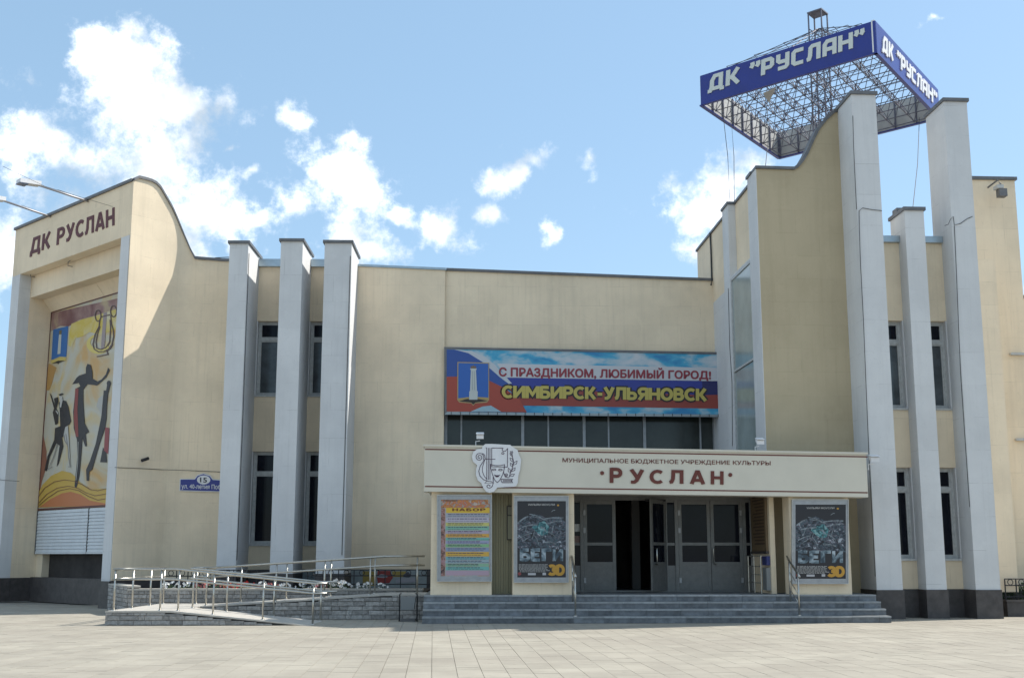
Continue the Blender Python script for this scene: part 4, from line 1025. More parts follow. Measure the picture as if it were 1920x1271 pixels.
strokes('couple_lines', G, DM + .034, [m2(p) for p in ([(350, 460), (372, 600), (378, 700), (395, 800), (375, 800)], [(262, 560), (225, 690), (165, 830), (205, 800)], [(330, 470), (340, 530), (365, 570)])], 1.2, GREY, mu)
art('couple_light', [m2([(280, 66), (312, 70), (318, 108), (300, 190), (285, 180), (290, 120)]), m2([(248, 215), (272, 240), (268, 260), (245, 225)]), m2([(345, 390), (372, 375), (392, 700), (384, 780), (372, 600), (325, 480)])], (.46, .45, .42), 6)
art('yellow_hill', [m2([(56, 1090), (110, 985), (200, 892), (310, 842), (400, 862), (450, 905), (500, 962), (600, 1032), (880, 1020), (880, 1202), (46, 1222)])], (.55, .36, .07), 2)
art('orange_hill', [m2([(75, 1218), (190, 1135), (310, 1075), (400, 1058), (500, 1085), (600, 1150), (880, 1200)])], (.50, .17, .06), 3)
strokes('hill_lines', G, DM + .026, [m2(p) for p in ([(58, 1120), (130, 1020), (230, 955), (340, 935), (440, 950), (520, 985), (600, 1035), (680, 1048), (880, 1000)], [(55, 1190), (150, 1085), (260, 1020), (380, 1000), (470, 1020), (560, 1070), (650, 1100), (880, 1060)], [(58, 1215), (150, 1130), (270, 1050), (390, 1025), (480, 1045), (580, 1105), (680, 1145), (880, 1110)])], 1.0, mat('hill_ink', (.16, .06, .04), .5), mu)

for k, (x0, x1, lab) in enumerate(((None, 165, 'wide white roller shutter below the mural, left of the two'), (165, None, 'white roller shutter below the mural, right of the two, half behind the pillar'))):
    a0 = S1 + .05 if x0 is None else G.S(x0, 1000, DM) + .02; a1 = S2 - .02 if x1 is None else G.S(x1, 1000, DM) - .02
    t = thing('roller_shutter', lab, 'shutter', G.p((a0 + a1) / 2, DM, 1.6), 'roller shutters below the mural')
    z = 1.62; i = 0
    while z < ZM0 - .08:
        obj('slat', MB().ext([G.p(a0, DM + .022, z + .004), G.p(a0, DM - .02, z + .004), G.p(a0, DM - .02, z + .104), G.p(a0, DM + .004, z + .104)], G.u * (a1 - a0)), SHU, t)
        z += .108; i += 1
    obj('bottom_bar', MB().box(G, a0 - .01, a1 + .01, DM - .02, DM + .03, 1.57, 1.62), SHU, t)
    obj('guide_rail', MB().box(G, a0 - .03, a0 - .012, DM - .03, DM + .035, 1.57, ZM0 - .07), CAP, t)

# ================================================================== ROOFTOP SIGN
NC = ray(1644, 97); NC = Vector((NC.x, NC.y, NC.z)) * (29.47 / NC.y) + Vector((0, 0, H)); ZS0 = NC.z
NC = Vector((NC.x, NC.y, 0)); LC = Vector((5.93, 33.17, 0)); RC = Vector((13.83, 34.22, 0)); FC = LC + RC - NC
ZS1 = ZS0 + .935
dyaw = lambda a, b: math.degrees(math.atan2(b.y - a.y, b.x - a.x))
F1 = Fr(NC, dyaw(LC, NC)); F2 = Fr(NC, dyaw(NC, RC)); LN1, LN2 = (NC - LC).length, (RC - NC).length
F3 = Fr(LC, dyaw(LC, FC)); F4 = Fr(FC, dyaw(FC, RC))
cen = (LC + RC) / 2
sg = thing('rooftop_sign', 'square blue rooftop sign with silver letters on a steel space frame above the tower', 'sign', cen + Vector((0, 0, 9.55)))
fp = obj('sign_face', MB().box(F1, -LN1, -.0, -.02, 0, ZS0, ZS1), SBL, sg)
rp_ = obj('sign_face', MB().box(F2, .05, LN2, -.02, 0, ZS0, ZS1), SBL, sg)
obj('corner_strip', MB().box(F2, .005, .03, -.12, -.022, ZS0 - .01, ZS1 + .03), WHI, sg)
obj('sign_back', MB().box(F1, -LN1 + .01, -.03, -.06, -.022, ZS0 + .02, ZS1 - .02), SGN, sg)
obj('sign_back', MB().box(F2, .06, LN2 - .01, -.06, -.022, ZS0 + .02, ZS1 - .02), SGN, sg)
b3 = obj('sign_face', MB().box(F3, .03, LN2, -.02, .0, ZS0, ZS1), SGN, sg)
b4 = obj('sign_face', MB().box(F4, .03, LN1 - .03, -.02, .0, ZS0, ZS1), SGN, sg)
for fr_, ln in ((F3, LN2), (F4, LN1)):
    for k in range(9):
        a = .05 + (ln - .12) * k / 8
        obj('upright', MB().box(fr_, a, a + .04, .001, .05, ZS0 - .02, ZS1), TRU, sg)
    obj('bottom_angle', MB().box(fr_, .0, ln, -.05, .06, ZS0 - .06, ZS0 - .021), SBL, sg)
for fr_, a0, a1 in ((F1, -LN1, 0), (F2, .0, LN2)):
    obj('bottom_angle', MB().box(fr_, a0, a1, -.1, .012, ZS0 - .04, ZS0 - .001), SBL, sg)
s1z = zm(1280, 0, 3.84)
letters('ДК "РУСЛАН"', F1, .03, s1z([(187, 660), (1302, 324), (1302, 207), (193, 548)]), .235, SLV, fp, .03, GL2, .13)
letters('ДК "РУСЛАН"', F2, .03, s1z([(1441, 362), (1832, 770), (1832, 672), (1443, 250)]), .235, WHI, rp_, .03, GL2, .13)
def gp(u, v, z): return NC + (LC - NC) * u + (RC - NC) * v + Vector((0, 0, z))
NG = 8; tr = MB(); nodes = MB()
zl, zu = ZS0 + .03, ZS0 + .72
u0 = .02; q = (1 - 2 * u0) / NG
for i in range(NG + 1):
    for j in range(NG + 1):
        P0 = gp(u0 + i * q, u0 + j * q, zl)
        if i < NG: tr.tube(P0, gp(u0 + (i + 1) * q, u0 + j * q, zl), .016, 5)
        if j < NG: tr.tube(P0, gp(u0 + i * q, u0 + (j + 1) * q, zl), .016, 5)
        nodes.ball(P0, .04, 6, 4)
for i in range(NG):
    for j in range(NG):
        P0 = gp(u0 + (i + .5) * q, u0 + (j + .5) * q, zu)
        if i < NG - 1: tr.tube(P0, gp(u0 + (i + 1.5) * q, u0 + (j + .5) * q, zu), .014, 5)
        if j < NG - 1: tr.tube(P0, gp(u0 + (i + .5) * q, u0 + (j + 1.5) * q, zu), .014, 5)
        for di in (0, 1):
            for dj in (0, 1): tr.tube(P0, gp(u0 + (i + di) * q, u0 + (j + dj) * q, zl), .012, 4)
        nodes.ball(P0, .035, 6, 4)
obj('space_frame', tr, TRU, sg, kind='stuff'); obj('frame_nodes', nodes, TRU, sg, kind='stuff')
# mast through the middle with its upper stays
MC = gp(.5, .5, 0); rm = ray(1534, 27); ZMT = H + rm.z * (MC.y / rm.y)
mc = [MC + F1.u * a + F1.n * b for a, b in ((-.22, -.22), (.22, -.22), (.22, .22), (-.22, .22))]
for p in mc: obj('mast_leg', MB().tube(p + Vector((0, 0, 9.5)), p + Vector((0, 0, ZMT)), .026, 6), TRU, sg)
lt = MB()
zz = 9.7; k = 0
while zz < ZMT - .9:
    for i in range(4):
        a, b = mc[i], mc[(i + 1) % 4]
        lt.tube(a + Vector((0, 0, zz)), b + Vector((0, 0, zz + .45)), .014, 4); lt.tube(a + Vector((0, 0, zz)), b + Vector((0, 0, zz)), .012, 4)
    zz += .45
obj('mast_lacing', lt, TRU, sg, kind='stuff')
obj('mast_head', MB().box(Fr(MC, math.degrees(F1.yaw)), -.25, .25, -.25, .25, ZMT, ZMT + .04), TRU, sg)
sy = MB()
for i in range(NG + 1):
    for u, v in ((0, i), (NG, i), (i, 0), (i, NG)):
        if i % 2 == 0:
            e = gp(u0 + u * q, u0 + v * q, ZS1 - .05); t_ = MC + Vector((0, 0, ZMT - .5)); sy.tube(e, t_, .012, 4)
for f_ in (.3, .55, .78):
    c4 = [gp(.5 + (u - .5) * f_, .5 + (v - .5) * f_, ZS1 - .05 + (ZMT - .45 - ZS1) * (1 - f_)) for u, v in ((0, 0), (0, 1), (1, 1), (1, 0))]
    for i in range(4): sy.tube(c4[i], c4[(i + 1) % 4], .012, 4)
obj('mast_stays', sy, TRU, sg, kind='stuff')
for xy, tgt in (((.93, .12), T.p(SP + .15, d2a - .3, ZTW + .08)), ((.90, .16), T.p(SP + .25, d2a - .2, ZTW + .08)), ((.74, .3), T.p(SY + .3, DY - .2, ZTW + .05)), ((.1, .95), T.p(C2[1], -.9, Z2 + .1))):
    obj('guy_cable', MB().path([gp(xy[0], xy[1], zl), (gp(xy[0], xy[1], zl) + tgt) / 2 + Vector((.06, .05, -.05)), tgt], .010, 5), CBL, sg)
obj('drooping_sheet', MB().ext([gp(.66, .08, zl - .06), gp(.58, .07, zl - .03), gp(.66, .15, zl - .22)], (0, 0, .02)), SGN, sg)

# ================================================================== BANNER
bz = zm(820, 640, 3.4286); DBn = .12
bn_ = thing('street_banner', 'long printed banner with flag colours, crest and yellow lettering above the ribbon window', 'banner', M.p(12, DBn, 5.7))
BQ = [(60, 455), (1835, 470), (1826, 85), (60, 50)]
SKYB = art_mat('banner_sky', [(.36, (.03, .22, .45)), (.47, (.06, .36, .55)), (.56, (.38, .50, .56)), (.66, (.55, .57, .60))], 1.6, .45, 5, .3, (.7, .7, 1.5))
flat('sheet', M, DBn, [bz(BQ)], SKYB, bn_, .03)
fl = lambda nm, pts, col, lv: flat(nm, M, DBn + lv * .004, [bz(p) for p in pts], mat('banner_' + nm, col, .45), bn_, .003)
fl('white_stripe', [[(385, 143), (1826, 170), (1827, 256), (440, 233)]], (.55, .55, .57), 1)
fl('blue_stripe', [[(440, 232), (1700, 253), (1712, 345), (460, 300)]], (.03, .045, .27), 1)
fl('dark_blue_end', [[(1700, 253), (1827, 255), (1830, 342), (1712, 345)]], (.02, .02, .11), 1)
fl('red_stripe', [[(455, 300), (1712, 345), (1830, 342), (1832, 432), (548, 412)]], (.29, .05, .035), 1)
fl('flag_white', [[(110, 52), (220, 62), (300, 95), (370, 150), (480, 270), (440, 275), (300, 160)]], (.50, .53, .56), 2)
fl('flag_blue', [[(60, 52), (112, 53), (200, 76), (290, 132), (400, 228), (462, 275), (430, 300), (335, 255), (200, 225), (60, 228)]], (.03, .08, .30), 3)
fl('flag_red', [[(60, 227), (200, 224), (335, 253), (430, 298), (530, 375), (575, 455), (60, 450)]], (.36, .06, .035), 4)
fl('flag_hem', [[(215, 450), (290, 418), (345, 412), (412, 452)]], (.30, .45, .52), 5)
fl('crest_border', [[(129, 132), (333, 137), (333, 375), (320, 392), (245, 398), (231, 412), (217, 398), (140, 392), (128, 375)]], (.42, .30, .14), 5)
fl('crest_field', [[(135, 138), (328, 143), (328, 360), (230, 355), (134, 365)]], (.03, .12, .42), 6)
fl('crest_mound', [[(134, 372), (190, 358), (270, 358), (328, 368), (328, 376), (270, 366), (190, 366), (134, 380)]], (.45, .32, .10), 7)
fl('crest_dark', [[(140, 384), (190, 370), (270, 370), (322, 382), (245, 392), (231, 405), (217, 392)]], (.03, .02, .015), 7)
fl('monument', [[(216, 182), (248, 182), (255, 318), (260, 322), (258, 374), (205, 374), (205, 322), (210, 318)], [(210, 174), (254, 174), (250, 184), (214, 184)]], (.52, .55, .52), 8)
fl('crown', [[(214, 172), (216, 155), (224, 164), (231, 150), (239, 164), (248, 155), (249, 172)]], (.22, .13, .05), 8)
fl('fluting', [[(224, 190), (227, 190), (228, 312), (224, 312)], [(236, 190), (239, 190), (242, 312), (238, 312)]], (.33, .36, .36), 9)
font_text('С ПРАЗДНИКОМ, ЛЮБИМЫЙ ГОРОД!', M, DBn + .010, bz([(398, 222), (1757, 241), (1757, 192), (398, 169)]), .04, mat('dull_red_print', (.27, .035, .05), .5), bn_)
Qs = bz([(416, 362), (1732, 382), (1732, 304), (416, 284)])
letters('СИМБИРСК-УЛЬЯНОВСК', M, DBn + .016, Qs, .24, mat('black_outline', (.02, .015, .02), .5), bn_, .003, GL, .06, joined='lettering_outline', grow=.24)
letters('СИМБИРСК-УЛЬЯНОВСК', M, DBn + .022, Qs, .25, mat('mustard_print', (.52, .42, .10), .5), bn_, .003, GL, .06)
BAL = mat('banner_frame', (.30, .33, .34), .4, .6)
bq = [M.q(*p, DBn) for p in bz([(46, 470), (1845, 486), (1838, 70), (44, 36)])]; bi = [M.q(*p, DBn) for p in bz(BQ)]
for i in range(4):
    j = (i + 1) % 4
    obj('frame_bar', MB().prism(M, [bq[i], bq[j], bi[j], bi[i]], DBn + .015, DBn - .06), BAL if i == 0 else CAP, bn_)
for k in range(30):
    u = (k + .5) / 30
    obj('lacing', MB().box(M, bi[0][0] + (bi[1][0] - bi[0][0]) * u - .01, bi[0][0] + (bi[1][0] - bi[0][0]) * u + .01, DBn + .016, DBn + .026, bi[0][1] + (bi[1][1] - bi[0][1]) * u - .07, bi[0][1] + (bi[1][1] - bi[0][1]) * u + .012), BLK, bn_)

# ================================================================== CANOPY EMBLEM
e1 = zm(870, 820, 11.554); DE = -.74
em = thing('emblem_sign', 'white cut-out emblem with theatre mask, lyre strings and branch on the canopy', 'emblem', E.w(930, 920, DE))
OUT = [(460, 140), (600, 138), (900, 155), (1000, 158), (1060, 210), (1160, 268), (1190, 370), (1240, 480), (1215, 700), (1180, 810), (1165, 985), (1130, 1050), (1080, 1066), (900, 1072), (722, 1082), (650, 1170), (560, 1196), (480, 1172), (420, 1092), (370, 982), (300, 930), (256, 800), (262, 680), (285, 600), (195, 520), (170, 420), (200, 310), (280, 255), (390, 240), (402, 190)]
flat('board', E, DE, [e1(OUT)], WHI, em, .035)
def spiral(cx, cy, r0, r1, a0, turns, k=26): return [(cx + (r0 + (r1 - r0) * i / k) * math.cos(math.radians(a0 + 360 * turns * i / k)), cy + (r0 + (r1 - r0) * i / k) * math.sin(math.radians(a0 + 360 * turns * i / k))) for i in range(k + 1)]
LNs = [[(x, 222), (x, 915)] for x in (492, 528, 562)] + [[(470, 222), (492, 222)], [(600, 222), (600, 630), (940, 638), (945, 232)], [(600, 226), (850, 228)],
       [(450, 468), (680, 470)], [(850, 228), (825, 262), (845, 295), (900, 292), (945, 235)], EL(842, 340, 26, 22, 0, 360, 10), spiral(335, 425, 10, 100, 0, 2.1) , [(400, 340), (450, 380), (462, 470)],
       [(450, 470), (350, 620), (320, 730), (345, 830), (420, 910), (500, 935)], [(450, 480), (400, 640), (400, 740), (440, 840), (500, 905)],
       [(500, 940), (600, 955), (630, 985), (450, 985), (500, 935)], [(630, 850), (635, 990), (610, 1060), (560, 1095), (505, 1080), (495, 1045), (525, 1020), (565, 1035), (555, 1060)],
       [(575, 580), (660, 602), (730, 608), (800, 602), (880, 585), (872, 680), (840, 800), (770, 930), (720, 975), (660, 910), (610, 780), (580, 660), (575, 580)],
       EL(650, 695, 40, 18, 0, 360, 10), EL(790, 698, 40, 18, 0, 360, 10), [(870, 640), (860, 760), (890, 850), (960, 868)], spiral(915, 805, 8, 42, 0, 1.6, 16),
       [(970, 870), (1010, 760), (1060, 620), (1070, 500), (1040, 380), (1000, 290)]] + \
      [[(bx0, by0), (bx0 + dx * .6 - dy * .25, by0 + dy * .6 + dx * .25), (bx0 + dx, by0 + dy), (bx0 + dx * .5 + dy * .2, by0 + dy * .5 - dx * .2), (bx0, by0)]
       for bx0, by0, dx, dy in ((985, 840, 110, -50), (1000, 780, -40, -120), (1030, 740, 80, -90), (1050, 640, -45, -90), (1065, 600, 85, -95), (1065, 530, -70, -90), (1055, 410, -60, -70), (1035, 370, 5, -80))] + \
      [[(805, 900), (1050, 900), (1030, 935), (1052, 975), (830, 975), (805, 940), (805, 900)], [(840, 925), (1030, 925)], [(840, 950), (1030, 950)]]
strokes('line_art', E, DE + .004, [e1(p) for p in LNs], 1.15, LIN, em, kind='stuff')
flat('mask_smile', E, DE + .006, [e1([(645, 795), (690, 815), (760, 812), (790, 798), (750, 848), (715, 862), (680, 845)])], LIN, em, .002)

# ================================================================== POSTER LIGHT BOXES
def lightbox(label, fx, px_, d=PD):
    (x0, x1, y0, y1), (a0, a1, b0, b1) = fx, px_
    t = thing('poster_lightbox', label, 'poster case', E.w((x0 + x1) / 2, y1, d + .06), 'poster cases on the entrance piers')
    o4 = [(x0, y1), (x1, y1), (x1, y0), (x0, y0)]; i4 = [(a0, b1), (a1, b1), (a1, b0), (a0, b0)]
    mb = MB(); D1 = d + .12
    oq = [E.q(*p, D1) for p in o4]; iq = [E.q(*p, D1) for p in i4]
    obj('case', MB().prism(E, oq, d + .004, d + .1), ALL, t)
    for k in range(4):
        j = (k + 1) % 4; obj('frame_bar', MB().prism(E, [oq[k], oq[j], iq[j], iq[k]], d + .101, D1), ALL, t)
    g4 = [(x0 - 1.2, y1 + 1.2), (x1 + 1.2, y1 + 1.2), (x1 + 1.2, y0 - 1.2), (x0 - 1.2, y0 - 1.2)]
    gq = [E.q(*p, D1) for p in g4]
    for k in range(4):
        j = (k + 1) % 4; obj('edge_profile', MB().prism(E, [gq[k], gq[j], oq[j], oq[k]], d + .05, D1 + .02), PVC, t)
    return t, i4, d + .104
t, i4, dd = lightbox('poster case with the bright striped enrolment poster on the left pier', (820.5, 921, 928.5, 1088.5), (826.5, 918.5, 936, 1080))
p1z = zm(815, 925, 7.704)
flat('poster_sheet', E, dd, [i4], art_mat('poster_pastel', [(.35, (.45, .26, .16)), (.5, (.45, .38, .34)), (.65, (.36, .40, .38))], 4), t, .002)
def band(nm, x0, y0, x1, y1, col, lv): flat(nm, E, dd + lv * .002, [p1z([(x0, y1), (x1, y1), (x1, y0), (x0, y0)])], mat('poster_' + nm + str(int(y0)), col, .4), t, .0015)
flat('collage_side', E, dd + .002, [p1z([(85, 1190), (148, 1190), (152, 210), (95, 210)])], art_mat('poster_collage_side', [(.35, (.07, .04, .04)), (.5, (.32, .16, .12)), (.6, (.40, .24, .26)), (.7, (.2, .1, .1))], 12), t, .0015); flat('collage_top', E, dd + .002, [p1z([(92, 205), (800, 205), (800, 90), (92, 90)])], art_mat('poster_collage', [(.35, (.20, .09, .05)), (.45, (.50, .22, .06)), (.52, (.45, .12, .08)), (.58, (.25, .28, .25)), (.66, (.50, .38, .30))], 9), t, .0015)
band('heading', 165, 205, 795, 280, (.62, .40, .04), 2)
for k in range(12): band('comb', 130 + k * 17, 92, 139 + k * 17, 112, (.05, .04, .04), 2)
rows = [((.34, .36, .42), 285, 340), ((.45, .42, .50), 345, 415), ((.50, .48, .16), 420, 468), ((.20, .42, .32), 470, 528), ((.40, .34, .42), 532, 578), ((.62, .34, .06), 582, 630), ((.16, .42, .36), 636, 676), ((.30, .32, .46), 682, 725), ((.22, .44, .22), 730, 772), ((.24, .30, .42), 780, 834), ((.60, .36, .06), 842, 905), ((.18, .38, .40), 910, 955), ((.30, .40, .44), 960, 1005), ((.24, .42, .28), 1010, 1050), ((.16, .42, .38), 1055, 1105), ((.42, .30, .36), 1110, 1180)]
for c, y0, y1 in rows: band('row', 160, y0, 785, y1, c, 2)
rr = random.Random(2); tl = MB()
for c, y0, y1 in rows[:-1]:
    for ln_, hh in ((y0 + (y1 - y0) * .28, 5.5), (y0 + (y1 - y0) * .72, 2.6)):
        x = 190; lim = rr.uniform(600, 780)
        while x < lim:
            w_ = rr.uniform(14, 60); tl.ext([E.w(*p, dd + .007) for p in p1z([(x, ln_ + hh), (x + w_, ln_ + hh), (x + w_, ln_ - hh), (x, ln_ - hh)])], E.n * -.001); x += w_ + 9
obj('small_print', tl, mat('poster_small_print', (.07, .06, .09), .5), t, kind='stuff')
letters('НАБОР', E, dd + .007, p1z([(255, 252), (732, 252), (732, 212), (255, 212)]), .24, mat('poster_heading_ink', (.16, .05, .01), .5), t, .001, GL, .16)

FILM = art_mat('film_poster_art', [(.38, (.010, .010, .015)), (.47, (.03, .035, .055)), (.53, (.05, .10, .12)), (.57, (.11, .075, .10)), (.61, (.03, .03, .05)), (.66, (.34, .38, .42))], 10, .3, 10, 1.2, (1, 1, 1.3))
FDRK = mat('film_poster_dark', (.014, .013, .018), .3)
def film(label, fx, px_, z_):
    t, i4, dd = lightbox(label, fx, px_); f = quad_uv(i4)
    pl_ = lambda nm, pts, m_, lv: flat(nm, E, dd + lv * .002, [[f(*p) for p in q_] for q_ in pts], m_, t, .0015)
    pl_('poster_sheet', [[(0, 0), (1, 0), (1, 1), (0, 1)]], FDRK, 0)
    pl_('poster_art', [[(.0, .38), (.3, .36), (.65, .38), (1, .36), (1, .72), (.85, .80), (.6, .78), (.4, .84), (.22, .80), (0, .72)]], FILM, 1)
    pl_('teal_glow', [[(.42, .58), (.5, .55), (.62, .56), (.66, .66), (.56, .74), (.46, .72), (.30, .66)]], art_mat('teal_art' + z_, [(.4, (.015, .05, .06)), (.55, (.06, .22, .24)), (.65, (.25, .38, .38))], 11), 2)
    rr = random.Random(8); st = MB()
    for a, b, c, d_ in ((.3, .5, .36, .62), (.48, .66, .6, .6), (.52, .52, .56, .66), (.7, .56, .74, .68), (.84, .5, .9, .6), (.16, .6, .2, .68), (.02, .72, .22, .80), (.25, .83, .55, .76), (.5, .76, .95, .78), (.1, .66, .42, .69), (.6, .70, .92, .74), (.05, .52, .3, .58), (.34, .56, .45, .42), (.55, .46, .8, .44), (.28, .80, .62, .74), (.62, .60, .8, .52), (.7, .86, .78, .88), (.12, .47, .24, .52)):
        for qd in ribbon([(a, b), ((a + c) / 2 + .01, (b + d_) / 2 + .012), (c, d_)], rr.uniform(.008, .02)):
            st.ext([E.w(*f(*p), dd + .007) for p in qd], E.n * -.001)
    obj('light_streaks', st, mat('poster_streak', (.26, .30, .33), .4, 0, .8, 12), t, kind='stuff')
    qf = lambda x0, y0, x1, y1: [f(x0, y0), f(x1, y0), f(x1, y1), f(x0, y1)]
    for k, ch in enumerate('БЕГИ'):
        letters(ch, E, dd + .008, qf(.06 + k * .225, .215, .06 + k * .225 + .2, .375), .27, art_mat('steel_letter', [(.38, (.03, .05, .07)), (.5, (.12, .17, .20)), (.66, (.40, .46, .50))], 5) if 'steel_letter' not in MATS else MATS['steel_letter'], t, .001, slant=.0)
    for k, ch in enumerate('3D'):
        letters(ch, E, dd + .008, qf(.64 + k * .17, .03, .80 + k * .17, .165), .30, mat('orange_gold_print', (.50, .26, .03), .4), t, .001)
    font_text('УИЛЬЯМ МОУСЛИ', E, dd + .007, qf(.22, .942, .77, .965), .02, mat('pale_print', (.45, .44, .42), .5), t)
    pl_('badge', [[(.84 + .022 * math.cos(k), .945 + .012 * math.sin(k)) for k in [i * .5236 for i in range(12)]]], MATS['orange_gold_print'], 3)
    pl_('logo_block', [[(.22, .03), (.38, .03), (.38, .058), (.22, .058)], [(.52, .03), (.59, .03), (.59, .062), (.52, .062)]], mat('poster_logo', (.45, .44, .45), .5), 3)
    pl_('age_mark', [[(.045 + .035 * math.cos(k), .048 + .022 * math.sin(k)) for k in [i * .5236 for i in range(12)]]], mat('poster_red_mark', (.25, .05, .05), .5), 3)
    tl = MB()
    for k in range(7):
        y = .165 - k * .0155; x = .03 + .02 * (k // 5)
        while x < .59 - .04 * (k == 6):
            w_ = rr.uniform(.02, .08); tl.ext([E.w(*f(*p), dd + .007) for p in ((x, y), (x + w_, y), (x + w_, y + .006), (x, y + .006))], E.n * -.001); x += w_ + .012
    obj('small_print', tl, MATS['pale_print'], t, kind='stuff')
film('poster case with a dark film poster on the middle pier left of the doors', (964.5, 1065, 930.5, 1090.5), (970, 1061, 939, 1082), 'a')
film('poster case with a dark film poster on the pier right of the doors', (1486.5, 1589.5, 937, 1093), (1491.5, 1586, 945.5, 1084.5), 'b')

# ================================================================== SMALL THINGS
# house number plate
z3 = zm(0, 860, 3.7375)
ap = thing('address_plate', 'blue house number plate with white street name beside the first fin column', 'sign', M.w(380, 918, .05))
PLQ = z3([(1262, 219), (1620, 229), (1620, 155), (1490, 147), (1470, 121), (1425, 106), (1385, 119), (1365, 144), (1265, 144)])
flat('rim', M, .045, [z3([(1257, 224), (1624, 234), (1624, 150), (1494, 142), (1474, 116), (1425, 100), (1381, 114), (1361, 139), (1260, 139)])], WHI, ap, .02)
flat('plate', M, .05, [PLQ], mat('plate_blue', (.025, .035, .22), .4), ap, .005)
flat('oval', M, .054, [z3(EL(1427, 147, 47, 32)[:-1])], WHI, ap, .003)
font_text('15', M, .058, z3([(1403, 163), (1449, 165), (1449, 130), (1403, 128)]), .02, mat('plate_black', (.03, .03, .04), .5), ap)
font_text('ул. 40-летия Победы', M, .055, z3([(1272, 206), (1612, 214), (1612, 182), (1272, 175)]), .010, WHI, ap)

# floodlights on arms over the gable
def arm_light(label, bx0, by0, hx, hy, d):
    b = G.w(bx0, by0, -.1); h = G.w(hx, hy, d)
    t = thing('floodlight', label, 'floodlight', b, 'floodlights on arms above the gable')
    obj('arm', MB().tube(b - Vector((0, 0, .15)) - G.n * .1, h, .035, 8), mat('galvanised_arm', (.35, .34, .35), .5, .5), t, True)
    ax = (h - b).normalized(); sd_ = ax.cross(Vector((0, 0, 1))).normalized(); up = sd_.cross(ax)
    pts = [h - ax * .1 - sd_ * .14 - up * .03, h + ax * .55 - sd_ * .16 - up * .10, h + ax * .55 + sd_ * .16 - up * .10, h - ax * .1 + sd_ * .14 - up * .03]
    obj('lamp_head', MB().ext(pts, up * .13), WHI, t)
    obj('lens', MB().ext([p + ax * .02 for p in pts[1:3]] + [p - ax * .25 for p in pts[2:0:-1]], -up * .02), mat('lamp_lens', (.08, .10, .16), .1), t)
    mid = b.lerp(h, .62); obj('stay', MB().tube(mid, G.w((bx0 * 2 + hx) / 3, by0 + 5, .0) + Vector((0, 0, .2)), .007, 5), CBL, t)
    return t
arm_light('floodlight on a long arm above the gable, nearer the ridge corner', 172, 372, 68, 346, 1.7)
arm_light('floodlight on a long arm above the gable, cut by the left edge', 101, 401, 2, 375, 1.7)
def spot(label, fr, x, y, d, yaw_up=1, size=.2, m_=WHI):
    p = fr.w(x, y, d); t = thing('floodlight', label, 'floodlight', p, 'small floodlights on the building')
    u, n_ = fr.u, fr.n
    obj('bracket', MB().path([p - n_ * .16 - u * size * .6, p - u * size * .6, p - u * size * .6 + Vector((0, 0, .12)), p + Vector((0, 0, .14))], .013, 6), m_, t)
    c = p + Vector((0, 0, .19)) + n_ * .05
    obj('lamp_head', MB().ext([c - u * size * .5 + n_ * .1 - Vector((0, 0, .02)), c + u * size * .5 + n_ * .1 - Vector((0, 0, .02)), c + u * size * .5 - n_ * .06 + Vector((0, 0, .06)), c - u * size * .5 - n_ * .06 + Vector((0, 0, .06))], (0, 0, size * .55)), m_, t)
    obj('visor', MB().ext([c - u * size * .55 + n_ * .15 + Vector((0, 0, size * .5)), c + u * size * .55 + n_ * .15 + Vector((0, 0, size * .5)), c + u * size * .55 - n_ * .06 + Vector((0, 0, size * .62 + .03)), c - u * size * .55 - n_ * .06 + Vector((0, 0, size * .62 + .03))], (0, 0, .012)), m_, t)
spot('white floodlight on the canopy just above the emblem', E, 900, 837, -.9, size=.17)
spot('white floodlight on the canopy near its right end', E, 1424, 847, -.9, size=.17)
spot('white floodlight at the right end of the canopy beside the column', E, 1638, 880, -.85, size=.2)
spot('small grey floodlight under the gable lettering', G, 131, 497, -.25, size=.22, m_=CAP)
spot('small grey floodlight under the gable fascia by the far pillar', G, 60, 517, -.25, size=.2, m_=CAP)
fp_ = T.w(1852, 352, -2.36); t = thing('floodlight', 'grey square floodlight on a bracket high on the block right of the tower', 'floodlight', fp_, 'small floodlights on the building')
obj('bracket', MB().path([fp_, fp_ + T.n * .35 + Vector((.12, 0, .1)), T.w(1876, 345, -2.0), T.w(1878, 352, -2.0)], .025, 6), CAP, t)
hq = T.w(1879, 363, -2.0); obj('lamp_head', MB().box(Fr(hq, 3), -.12, .1, -.1, .1, hq.z - .1, hq.z + .12), CAP, t); obj('hood', MB().box(Fr(hq, 3), -.18, .0, -.12, .12, hq.z + .121, hq.z + .22), PVC, t)
# security camera on the wing flank
cp = W.w(266, 866, .02); t = thing('security_camera', 'small black security camera on the wing wall above the street plate', 'camera', cp)
obj('mount', MB().tube(cp - W.n * .02, cp + W.n * .14 + Vector((0, 0, .04)), .02, 8), WHI, t); c_ = cp + W.n * .15 + Vector((0, 0, .06))
obj('body', MB().tube(c_ - W.u * .1 - Vector((0, 0, .03)), c_ + W.u * .12 + Vector((0, 0, .05)), .045, 10, .05), BLK, t, True)
